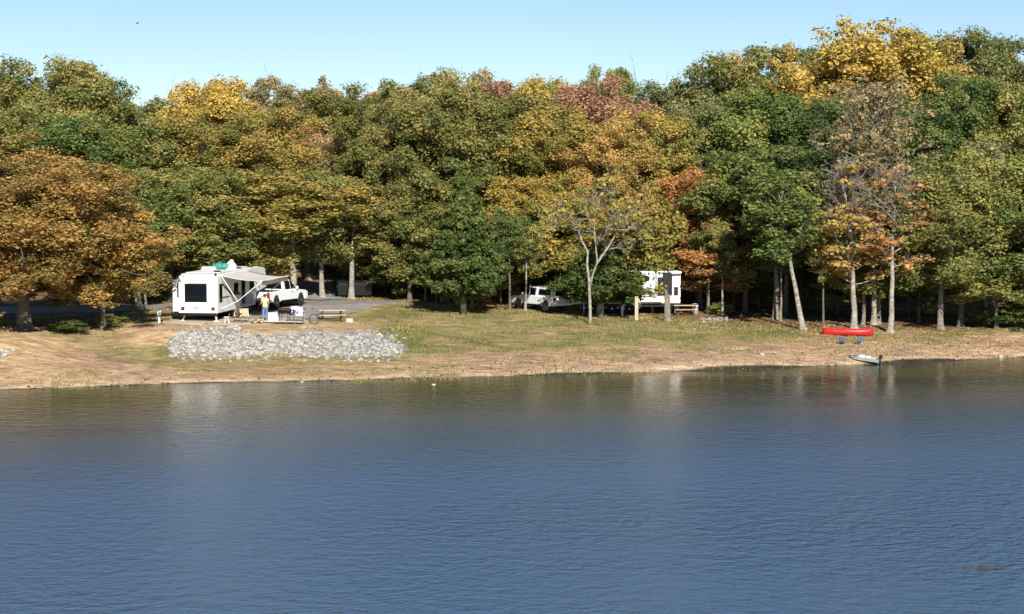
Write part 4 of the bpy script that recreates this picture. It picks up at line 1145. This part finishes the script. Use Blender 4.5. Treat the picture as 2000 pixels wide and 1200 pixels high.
# silver car seen behind the forked trunk
p = at(1196, 613)
cr = empty('parked_car', (p.x, p.y + .6, gz(p.x, p.y + .6) + .02), R(84), 'silver grey car half hidden behind the pale forked trunk', 'car')
out = [(-2.1, .45), (-2.15, .85), (-1.5, .95), (.9, .92), (1.9, .80), (2.1, .55), (2.05, .3)] + [(1.32 + .38 * math.cos(a), .32 + .38 * math.sin(a)) for a in [math.pi * k / 8 for k in range(9)]] + [(-1.3 + .38 * math.cos(a), .32 + .38 * math.sin(a)) for a in [math.pi * k / 8 for k in range(9)]] + [(-2.0, .3)]
cb = MB().prism(out, -.86, .86).build('body', 'silver_paint', cr, bevel=.05)
q = MB()
for y, zb, zt, xb, xt in ((-1.75, .93, .99, .80, .72), (-1.0, .93, 1.42, .80, .62), (.1, .92, 1.43, .80, .60), (1.0, .90, .96, .80, .74)): q.V += [(-xb, y, zb), (-xt, y, zt), (xt, y, zt), (xb, y, zb)]
for i in range(3):
    for k in range(3): q.F.append((i * 4 + k, i * 4 + k + 1, i * 4 + k + 5, i * 4 + k + 4))
q.F += [(0, 3, 2, 1), (12, 13, 14, 15)]
cbn = q.build('cabin', 'silver_paint', cr, bevel=.04)
for s in (-1, 1):
    q = MB(); q.add([(s * .80, -.85, 1.0), (s * .80, .78, 1.0), (s * .65, .12, 1.36), (s * .66, -.85, 1.36)], [(0, 1, 2, 3)]); o = q.build('side_window', 'dark_glass', cbn); sd = o.modifiers.new('glass', 'SOLIDIFY'); sd.thickness = .06; sd.offset = 0
    for y in (1.32, -1.3): wheel(cr, (s * .76, y, .31), .31, .2, s)
    MB().box((s * .62, 2.06, .66), (.3, .08, .12)).build('headlight', 'dome_plastic', cb)
q = MB(); q.add([(-.70, .94, .99), (.70, .94, .99), (.57, .16, 1.41), (-.57, .16, 1.41)], [(0, 1, 2, 3)]); o = q.build('windscreen', 'dark_glass', cbn); sd = o.modifiers.new('glass', 'SOLIDIFY'); sd.thickness = .05; sd.offset = 0

# dark bin beyond the road
p = at(690, 583)
db_ = empty('dumpster', (p.x, p.y + 1.2, gz(p.x, p.y + 1.2)), R(4), 'dark green metal dumpster in the shade beyond the paved road', 'dumpster')
MB().prism([(-.9, .15), (-1.05, 1.05), (-.9, 1.15), (.9, 1.3), (.9, .15)], -1.25, 1.3).build('body', 'dumpster_paint', db_, bevel=.03)
MB().box((0, 0, 1.27), (2.5, 1.9, .06), rx=R(4.6)).build('lid', 'black_trim', db_)
for x in (-1.0, 1.0): MB().box((x, 0, .08), (.15, 1.6, .15)).build('skid', 'black_trim', db_)
for x in (-1.3, 1.35): MB().box((x, -.1, .8), (.1, 1.0, .14)).build('lift_pocket', 'dumpster_paint', db_)
MB().tube([(-2.55, -.9, .85), (-1.3, -1.0, .06)], .05, 6).build('drop_bar', 'black_trim', db_)

# utility post left of the camper
p = at(311, 631)
up = empty('utility_post', p, R(6), 'white electric hookup post left of the camper', 'post')
MB().box((0, 0, .35), (.14, .12, .8)).build('post', 'white_metal', up, bevel=.01)
MB().box((0, -.02, .68), (.26, .2, .34)).build('meter_box', 'white_metal', up, bevel=.02)
MB().box((0, -.02, .87), (.30, .24, .04)).build('lid', 'white_metal', up, bevel=.01)
p = at(269, 602)
o = MB().box((0, 0, .7), (.34, .34, 1.6), taper=.96); o.box((0, 0, 1.53), (.36, .36, .05))
o = o.build('wooden_post', 'wood_post', bevel=.02); o.location = p; tag(o, 'grey square wooden post beside the pale leaning trunk left of the camper', 'post')
p = at(1215, 619)
o = MB().box((0, 0, .35), (.16, .16, .95)); o.box((0, 0, .84), (.2, .2, .04)); o = o.build('marker_post', 'white_metal', bevel=.02); o.location = p; tag(o, 'short white marker post in front of the second camper', 'post')
p = at(1243, 626)
o = MB().box((0, 0, .75), (.24, .22, 1.7), taper=.95); o.box((0, 0, 1.62), (.25, .23, .05)); o = o.build('wooden_post', 'wood_post', bevel=.02); o.location = p; tag(o, 'tan square wooden post on the lawn in front of the second camper', 'post')

p = at(1303, 628)  # trunk cut short: shade on its upper part put into the shape
q = MB(); n = 10
for i, z in enumerate((-.2, .0, .15, .6, 1.2, 1.75)):
    for k in range(n):
        a = 2 * math.pi * k / n; rr = (.36, .32, .26, .23, .215, .20)[i] * (1 + .07 * math.sin(k * 2.7 + i))
        q.V.append((rr * math.cos(a), rr * math.sin(a), z + (.16 * abs(math.sin(k * 1.9)) + (.35 if k in (6, 7) else 0) if i == 5 else 0)))
for i in range(5):
    for k in range(n): q.F.append((i * n + k, i * n + (k + 1) % n, (i + 1) * n + (k + 1) % n, (i + 1) * n + k))
q.V.append((0, 0, 1.5)); q.F += [(5 * n + k, 5 * n + (k + 1) % n, 6 * n) for k in range(n)]
o = q.build('cut_trunk', 'grey_bark', smooth=False); o.location = p; tag(o, 'grey tree trunk cut short where its shaded upper part begins, in front of the dark windows of the second camper', 'stump')
# tables
def picnic(loc, rz, label, sc=1.0):
    t = empty('picnic_table', loc, rz, label, 'picnic table', 'picnic tables'); t.scale = (sc,) * 3
    q = MB()
    for k in range(5): q.box((0, -.3 + k * .15, .74), (1.85, .135, .045))
    q.build('tabletop', 'wood_weathered', t)
    for s in (-1, 1):
        q = MB(); q.box((0, s * .70 - .075, .44), (1.85, .14, .045)); q.box((0, s * .70 + .075, .44), (1.85, .14, .045)); q.build('bench', 'wood_weathered', t)
    for x in (-.65, .65):
        for s in (-1, 1): MB().tube([(x, s * .22, .72), (x, s * .62, -.05)], .045, 6).build('leg', 'dark_bark', t)
        MB().box((x, 0, .40), (.05, 1.45, .09)).build('crossbeam', 'dark_bark', t)
    return t
p = at(648, 627); picnic(p, R(12), 'weathered tan picnic table on the gravel right of the bicycle', .95)
p = at(1338, 615); picnic(p, R(5), 'brown picnic table in the shade at the right end of the second camper', .9)
p = at(683, 629); o = MB().box((0, 0, .10), (.40, .25, .24)); o.box((-.12, 0, .215), (.1, .15, .012)); o.box((.12, 0, .215), (.1, .15, .012))
o = o.build('concrete_block', 'concrete', bevel=.01); o.location = p; tag(o, 'pale concrete block on the ground right of the tan picnic table', 'block')
p = at(1357, 614)
bk = empty('bucket', p, 0, 'white plastic bucket beside the shaded picnic table', 'bucket')
MB().lathe((0, 0, 0), [(.20, 0), (.24, .55), (.26, .56), (.26, .62), (.23, .62), (.2, .3)], 16).build('pail', 'white_metal', bk, smooth=True)
MB().tube([(.25 * math.cos(a), 0, .56 + .2 * math.sin(a)) for a in [math.pi * k / 8 for k in range(9)]], .01, 5).build('handle', 'grey_metal', bk)

# chairs
def camp_chair(loc, rz, fab, label, sc=1.0, low=False):
    t = empty('camp_chair', loc, rz, label, 'chair', 'folding camp chairs'); t.scale = (sc,) * 3
    z = .22 if low else .44
    def cloth(nm, pts):
        n = 7; q = MB()
        a, b, c, d = [Vector(k) for k in pts]
        for i in range(n):
            for k in range(n):
                s, tt = k / (n - 1), i / (n - 1)
                q.V.append(tuple((a * (1 - s) + b * s) * (1 - tt) + (d * (1 - s) + c * s) * tt - Vector((0, -.02 if nm == 'backrest' else 0, .05 if nm == 'seat' else 0)) * (1 - (2 * s - 1) ** 2)))
        for i in range(n - 1):
            for k in range(n - 1): q.F.append((i * n + k, i * n + k + 1, (i + 1) * n + k + 1, (i + 1) * n + k))
        o = q.build(nm, fab, t, smooth=True); s_ = o.modifiers.new('cloth', 'SOLIDIFY'); s_.thickness = .015
    cloth('seat', [(-.26, -.24, z + .03), (.26, -.24, z + .03), (.24, .20, z - .03), (-.24, .20, z - .03)])
    cloth('backrest', [(-.25, .20, z), (.25, .20, z), (.27, .38, z + .50), (-.27, .38, z + .50)])
    for s in (-1, 1):
        MB().tube([(s * .27, -.26, 0), (s * .27, -.24, z + .20)], .014, 6).build('leg', 'grey_metal', t)
        MB().tube([(s * .27, .30, 0), (s * .26, .20, z), (s * .28, .39, z + .52)], .014, 6).build('leg', 'grey_metal', t)
        MB().tube([(s * .27, -.26, .03), (s * .27, .22, z + .02)], .011, 5).build('brace', 'grey_metal', t)
        MB().box((s * .28, -.02, z + .21), (.06, .48, .025)).build('armrest', 'black_trim', t, bevel=.008)
    return t
camp_chair(at(459, 632), R(-35), 'brown_fabric', 'dark brown folding chair at the foot of the folded awning arm')
camp_chair(at(480, 632), R(25), 'tan_fabric', 'tan folding chair standing right of the dark brown one')
camp_chair(at(571, 632), R(-20), 'lilac_fabric', 'pale lilac folding chair between the black grill and the bicycle', 1.15)
camp_chair(at(584, 633), R(15), 'lilac_fabric', 'pale lilac folding chair set right against the bicycle', 1.1)
camp_chair(at(1645, 673), R(165), 'blue_fabric', 'low blue beach chair on the sand, left of the pair by the canoe', .75, True)
camp_chair(at(1676, 673), R(195), 'blue_fabric', 'low blue beach chair on the sand, right of the pair by the canoe', .75, True)
# stool, cooler, grill, mat
p = at(443, 633.5)
s_ = empty('camp_stool', p, 0, 'small white A-frame stool beside the camper wheels', 'stool')
MB().box((0, 0, .46), (.34, .26, .04)).build('seat', 'white_metal', s_, bevel=.01)
for x in (-1, 1):
    for y in (-1, 1): MB().tube([(x * .06, y * .1, .45), (x * .17, y * .12, -.02)], .018, 6).build('leg', 'white_metal', s_)
p = at(535, 631)
c_o = empty('cooler', p, R(-18), 'white cooler chest standing beside the person in yellow', 'cooler')
MB().box((0, 0, .30), (.62, .40, .58), taper=1.04).build('body', 'white_metal', c_o, bevel=.03)
MB().box((0, 0, .63), (.66, .44, .08)).build('lid', 'dome_plastic', c_o, bevel=.02)
for x in (-.34, .34): MB().box((x, 0, .45), (.03, .2, .05)).build('handle', 'graphic_grey', c_o)
p = at(556, 632)
gl = empty('grill', p, R(-20), 'black barbecue grill on thin legs in front of the white pickup', 'grill')
MB().lathe((-.42, 0, .80), [(.02, -.02), (.15, 0), (.19, .12), (.19, .72), (.15, .84), (.02, .86)], 14, 'x').build('barrel', 'black_trim', gl, smooth=True)
for x in (-.3, .3):
    for y in (-.16, .16): MB().tube([(x, y, -.03), (x * .9, y * .8, .7)], .018, 6).build('leg', 'black_trim', gl)
MB().box((.62, 0, .86), (.28, .34, .03)).build('side_shelf', 'black_trim', gl)
MB().tube([(-.3, -.21, .92), (.3, -.21, .92)], .015, 6).build('handle', 'grey_metal', gl)
p = at(548, 632)
q = MB(); n = 20
for i in range(n + 1):
    for k in range(7):
        a = Vector((-1.5 + 3.0 * i / n, -.55 + 1.1 * k / 6, 0)); a.rotate(__import__('mathutils').Euler((0, 0, R(-8)))); q.V.append((p.x + a.x, p.y + a.y, gz(p.x + a.x, p.y + a.y) + .13))
for i in range(n):
    for k in range(6): q.F.append((i * 7 + k, i * 7 + k + 1, (i + 1) * 7 + k + 1, (i + 1) * 7 + k))
o = q.build('outdoor_mat', 'mat_weave'); s_ = o.modifiers.new('thick', 'SOLIDIFY'); s_.thickness = .02; tag(o, 'beige woven outdoor mat below the grill and lilac chairs', 'mat')
# firewood
FW = []
p0 = at(505, 633)
for i in range(9):
    q = MB().tube([(-.25, 0, 0), (.25, .02, 0)], [.07, .06], 7)
    o = q.build('firewood_log', 'wood_weathered' if i % 3 else 'brown_fabric'); row = 0 if i < 5 else 1
    o.location = (p0.x - .34 + (i % 5) * .15 + row * .07, p0.y, gz(p0.x, p0.y) + .15 + row * .12); o.rotation_euler = (0, 0, R(75 + 10 * math.sin(i * 2.2)))
    tag(o, 'short split log in the low firewood stack left of the person', 'log', 'firewood logs beside the camper')
# bicycle
p = at(597, 632)
bi = empty('bicycle', p, R(-25), 'grey bicycle leaning beside the lilac chair', 'bicycle'); bi.rotation_euler = (0, R(8), R(20))
for x in (-.52, .52):
    q = MB(); q.tube([(x + .32 * math.cos(a), 0, .34 + .32 * math.sin(a)) for a in [2 * math.pi * k / 20 for k in range(21)]], .028, 6); o = q.build('wheel', 'tyre_rubber', bi)
    q = MB()
    for k in range(8): q.tube([(x, 0, .34), (x + .3 * math.cos(k * math.pi / 4), 0, .34 + .3 * math.sin(k * math.pi / 4))], .006, 4)
    q.build('spokes', 'rim_metal', o)
q = MB(); A, B_, Cc, D_ = (-.52, 0, .34), (-.08, 0, .32), (-.22, 0, .84), (.34, 0, .80)
for a, b in ((A, B_), (A, Cc), (B_, Cc), (B_, D_), (Cc, D_), (D_, (.52, 0, .34))): q.tube([a, b], .022, 6)
q.build('frame', 'grey_metal', bi)
MB().tube([(.32, -.26, .98), (.36, -.12, 1.0), (.33, 0, .94), (.36, .12, 1.0), (.32, .26, .98)], .016, 6).build('handlebar', 'black_trim', bi)
MB().box((-.24, 0, .92), (.26, .13, .06), taper=.7).build('saddle', 'black_trim', bi, bevel=.02)
MB().tube([(-.08, -.12, .24), (-.08, 0, .32), (-.08, .12, .40)], .014, 5).build('pedals', 'black_trim', bi)

# --- boats
def hull(L, W, Hh, sheer, n=17, k=9, flat=False, stern=False):
    q = MB()
    for i in range(n):
        t = i / (n - 1); x = (t - .5) * L
        wd = W / 2 * (math.sin(math.pi * min(max(t, .012), .988)) ** .55 if not stern else (1.0 if t < .55 else max(.12, math.cos((t - .55) / .45 * 1.35))))
        top_ = Hh + sheer * ((2 * t - 1) ** 4 if not stern else max(0, t - .4) ** 2)
        bz = .0 + (.18 * Hh * (2 * t - 1) ** 6 if not stern else Hh * .8 * max(0, (t - .72) / .28) ** 2)
        for j in range(k):
            a = -1 + 2 * j / (k - 1)
            prof_ = abs(a) ** (2.4 if not flat else 5)
            q.V.append((x, wd * (math.sin(a * math.pi / 2) if not flat else max(-1, min(1, a * 1.25))), bz + (top_ - bz) * prof_))
    for i in range(n - 1):
        for j in range(k - 1): q.F.append((i * k + j, i * k + j + 1, (i + 1) * k + j + 1, (i + 1) * k + j))
    if stern: q.F.append(tuple(range(k)))
    return q
p = at(1656, 657)
ca = empty('canoe', (p.x, p.y + .1, p.z + .02), R(-8), 'long red canoe lying on the grass above the beach', 'canoe')
q = hull(3.35, .86, .42, .10); o = q.build('hull', 'red_hull', ca, smooth=True); s_ = o.modifiers.new('shell', 'SOLIDIFY'); s_.thickness = .02
for x in (-.75, .75): MB().box((x, 0, .33), (.24, .70, .03)).build('seat', 'wood_weathered', o)
MB().box((0, 0, .41), (.06, .84, .04)).build('thwart', 'wood_weathered', o)
for s in (-1, 1):
    q = MB(); pts = []
    for i in range(15):
        t = .03 + .94 * i / 14; pts.append(((t - .5) * 3.35, s * .43 * math.sin(math.pi * t) ** .55, .42 + .10 * (2 * t - 1) ** 4))
    q.tube(pts, .022, 5); q.build('gunwale', 'red_hull', o)
p = at(1687, 706)
jb = empty('rowing_boat', (p.x, p.y, p.z + .02), R(146), 'small grey-green aluminium boat pulled up at the waterline', 'boat'); jb.rotation_euler = (0, R(-5), R(146)); jb.scale = (.68, .68, .68)
q = hull(2.9, 1.15, .36, .22, flat=True, stern=True); o = q.build('hull', 'aluminium_hull', jb); s_ = o.modifiers.new('shell', 'SOLIDIFY'); s_.thickness = .025
for x, w in ((-.9, 1.02), (-.1, 1.06), (.55, .92)): MB().box((x, 0, .30), (.30, w, .05)).build('seat', 'seat_white', o, bevel=.01)
for x, y, z, nm in ((-.45, .1, .34, 'storage_box'), (.25, -.15, .34, 'storage_box')): MB().box((x, y, z), (.36, .42, .34)).build(nm, 'seat_white', o, bevel=.03)
MB().box((1.02, 0, .36), (.55, .62, .03)).build('bow_deck', 'black_trim', o)
om = MB().box((-1.62, 0, .60), (.30, .26, .36), taper=.8).build('outboard_motor', 'motor_black', jb, bevel=.04)
MB().box((-1.60, 0, .18), (.10, .08, .6)).build('shaft', 'motor_black', om)
MB().tube([(-1.5, 0, .66), (-1.05, .1, .72)], .02, 6).build('tiller', 'motor_black', om)
# rocks on the waterline
for n, (u, v, s, lab) in enumerate([(589, 747.5, .09, 'pale stone at the waterline below the stone bank'), (847, 752, .08, 'pale stone standing out of the water left of centre'), (1955, 699.5, .16, 'white stone on the waterline at the far right'), (1488, 694, .14, 'flat pale stone on the beach left of the boat')]):
    p = at(u, v) if n != 1 else Vector((*onplane(u, v, 0), 0)); V, Fc = ROCKS[n]
    o = MB().add((V * s * 1.3).tolist(), Fc.tolist()).build('shore_stone', 'shore_rock'); o.location = (p.x, p.y, p.z + s * .25); tag(o, lab, 'stone', 'pale stones along the shore')
# floating branch
x, y = onplane(1925, 1112, 0)
br = MB().tube([(-.85, -.03, -.01), (-.4, .02, .025), (0, 0, .03), (.4, .03, .03), (.85, .10, .0)], [.02, .035, .045, .035, .012], 7)
br.tube([(.2, .02, .03), (.35, .12, .07), (.5, .16, .10)], [.02, .015, .006], 5)
o = br.build('floating_branch', 'dark_log'); o.location = (x, y, 0); tag(o, 'thin dark branch floating on the water near the right bottom corner', 'branch')
# bird
d = ray(268, 46); d = d / d[1] * 220
bd = empty('bird', (d[0], d[1], H + d[2]), R(40), 'tiny grey bird flying in the sky above the left trees', 'bird')
q = MB()
for i in range(7):
    t = i / 6; rr = .055 * math.sin(math.pi * (.06 + .86 * t)) + .004
    for k in range(8): a = 2 * math.pi * k / 8; q.V.append(((t - .5) * .36, rr * math.cos(a), rr * math.sin(a)))
for i in range(6):
    for k in range(8): q.F.append((i * 8 + k, i * 8 + (k + 1) % 8, (i + 1) * 8 + (k + 1) % 8, (i + 1) * 8 + k))
b0 = len(q.V)
for s in (-1, 1):
    W = [(.06, 0, .02), (.09, s * .17, .09), (.0, s * .34, .10), (-.06, s * .18, .08), (-.07, 0, .02)]
    q.add(W + [(a, b, c - .012) for a, b, c in W], [(0, 1, 2, 3, 4), (9, 8, 7, 6, 5)] + [(i, i + 5, (i + 1) % 5 + 5, (i + 1) % 5) for i in range(5)])
q.add([(-.16, -.01, 0), (-.30, -.06, 0), (-.30, .06, 0), (-.16, .01, 0)], [(0, 1, 2, 3)])
q.build('body', 'bird_grey', bd)

# --- the person
p = at(518, 631)
pe = empty('person', (p.x, p.y - .05, gz(p.x, p.y) + .10), R(205), 'person in yellow shirt and blue jeans standing in front of the white pickup', 'person')
J = {}; E = []; V = []; RA = []
def jt(n, co, r, par=None):
    J[n] = len(V); V.append(co); RA.append(r)
    if par: E.append((J[par], J[n]))
jt('pelvis', (0, 0, .96), .15); jt('waist', (0, .0, 1.12), .135, 'pelvis'); jt('chest', (0, .0, 1.32), .155, 'waist'); jt('neck', (0, .01, 1.48), .06, 'chest')
jt('jaw', (0, -.02, 1.57), .075, 'neck'); jt('skull', (0, -.005, 1.67), .095, 'jaw'); jt('crown', (0, 0, 1.745), .06, 'skull'); jt('nose', (0, -.115, 1.625), .016, 'jaw')
for s, n in ((-1, 'l'), (1, 'r')):
    jt('sh' + n, (s * .19, .0, 1.42), .065, 'chest'); jt('el' + n, (s * .25, -.02 if s < 0 else -.04, 1.15), .045, 'sh' + n)
    jt('wr' + n, (s * .23, -.14 if s < 0 else -.24, .98 if s < 0 else 1.10), .032, 'el' + n)
    wx, wy, wz = V[J['wr' + n]]; dx, dy, dz = (0, -.5, -.85) if s < 0 else (-.2, -.95, -.1)
    jt('pa' + n, (wx + dx * .07, wy + dy * .07, wz + dz * .07), .034, 'wr' + n)
    for k in range(4):
        o_ = (k - 1.5) * .019; L = (.068, .08, .075, .058)[k]; px, py, pz = V[J['pa' + n]]
        jt(f'f{k}a' + n, (px + o_ + dx * .05, py + dy * .05, pz + dz * .05), .0095, 'pa' + n)
        jt(f'f{k}b' + n, (px + o_ + dx * (.05 + L * .8), py + dy * (.05 + L) - .01, pz + dz * (.05 + L) - .015), .0075, f'f{k}a' + n)
    jt('tha' + n, (wx - s * .035 + dx * .05, wy + dy * .04 - .01, wz + dz * .04), .011, 'pa' + n); jt('thb' + n, (wx - s * .055 + dx * .09, wy + dy * .09 - .015, wz + dz * .09), .009, 'tha' + n)
    jt('hip' + n, (s * .10, 0, .88), .105, 'pelvis'); jt('kn' + n, (s * .115, -.02, .48), .068, 'hip' + n); jt('an' + n, (s * .12, .01, .09), .045, 'kn' + n); jt('to' + n, (s * .135, -.15, .035), .035, 'an' + n)
def skinned(name, V, E, RA, m, parent, rootv=0):
    me = bpy.data.meshes.new(name); me.from_pydata(V, E, []); o = bpy.data.objects.new(name, me); COL.objects.link(o); o.parent = parent
    me.materials.append(MATS[m])
    sk = o.modifiers.new('skin', 'SKIN'); sk.use_smooth_shade = True
    for i, r_ in enumerate(RA): me.skin_vertices[0].data[i].radius = (r_, r_ * .85 if r_ > .1 else r_)
    me.skin_vertices[0].data[rootv].use_root = True
    ss = o.modifiers.new('smooth', 'SUBSURF'); ss.levels = 1; ss.render_levels = 2
    return o
skinned('body', V, E, RA, 'skin', pe)
g_ = lambda *n: [V[J[k]] for k in n]
skinned('shirt', g_('waist', 'chest', 'shl', 'shr') + [(-.225, -.01, 1.27), (.225, -.02, 1.27), (0, .0, 1.0), (0, .01, 1.455)], [(0, 1), (1, 2), (1, 3), (2, 4), (3, 5), (0, 6), (1, 7)], [.16, .178, .088, .088, .068, .068, .165, .085], 'yellow_shirt', pe)
skinned('jeans', g_('pelvis', 'hipl', 'hipr', 'knl', 'knr') + [(-.12, .0, .11), (.12, .0, .11)], [(0, 1), (0, 2), (1, 3), (2, 4), (3, 5), (4, 6)], [.172, .125, .125, .088, .088, .068, .068], 'denim', pe)
for s in (-1, 1): skinned('shoe', [(s * .12, .03, .05), (s * .13, -.08, .045), (s * .137, -.17, .035)], [(0, 1), (1, 2)], [.052, .05, .038], 'shoe', pe)
q = MB(); n = 12
for i in range(7):
    t = i / 6; a = t * 1.75
    for k in range(n):
        b = 2 * math.pi * k / n; ext = 1.0 if math.sin(b) > -.2 else .62
        q.V.append((.108 * math.sin(a * ext) * math.cos(b), .008 + .118 * math.sin(a * ext) * math.sin(b), 1.655 + .118 * math.cos(a * ext)))
for i in range(6):
    for k in range(n): q.F.append((i * n + k, (i + 1) * n + k, (i + 1) * n + (k + 1) % n, i * n + (k + 1) % n))
o = q.build('hair', 'hair_dark', pe, smooth=True); s_ = o.modifiers.new('thick', 'SOLIDIFY'); s_.thickness = .014; s_.offset = 1
q = MB()
for s in (-1, 1): q.lathe((s * .036, -.09, 1.655), [(.002, -.01), (.011, -.005), (.011, .005), (.002, .01)], 8)
q.build('eyes', 'black_trim', pe); MB().box((0, -.098, 1.585), (.045, .012, .01)).build('mouth', 'dark_red', pe)

# ------------------------------------------------------------------ light, sky, camera
AZ, EL = R(11), R(30)
sdir = Vector((math.sin(AZ) * math.cos(EL), -math.cos(AZ) * math.cos(EL), math.sin(EL)))
l = bpy.data.lights.new('sun', 'SUN'); l.energy = 4.1; l.angle = R(.5); l.color = (1.0, .94, .83)
so_ = bpy.data.objects.new('sun', l); COL.objects.link(so_); so_.rotation_euler = sdir.to_track_quat('Z', 'Y').to_euler(); so_.location = (0, 0, 60)
w = bpy.data.worlds.new('World'); scene.world = w; w.use_nodes = True
nt = w.node_tree; bg = nt.nodes['Background']
sky = nt.nodes.new('ShaderNodeTexSky'); sky.sky_type = 'NISHITA'; sky.sun_disc = False
sky.sun_elevation = EL; sky.sun_rotation = math.pi - AZ; sky.air_density = .7; sky.dust_density = 0; sky.ozone_density = 3.0; sky.altitude = 0
nt.links.new(sky.outputs[0], bg.inputs['Color']); bg.inputs['Strength'].default_value = .057
cam = bpy.data.cameras.new('camera'); co = bpy.data.objects.new('camera', cam); COL.objects.link(co)
cam.lens = F / 2000 * 36; cam.sensor_width = 36; cam.clip_end = 3000; cam.clip_start = .5
co.location = (0, 0, H); co.rotation_euler = (R(90) - PIT, 0, 0); scene.camera = co
scene.view_settings.view_transform = 'Standard'; scene.view_settings.look = 'None'; scene.view_settings.exposure = .88; scene.view_settings.gamma = 1
scene.cycles.max_bounces = 8; scene.cycles.diffuse_bounces = 5; scene.cycles.transmission_bounces = 4; scene.cycles.glossy_bounces = 3
scene.cycles.use_denoising = True; scene.cycles.denoiser = 'OPENIMAGEDENOISE'; scene.cycles.sample_clamp_indirect = 4
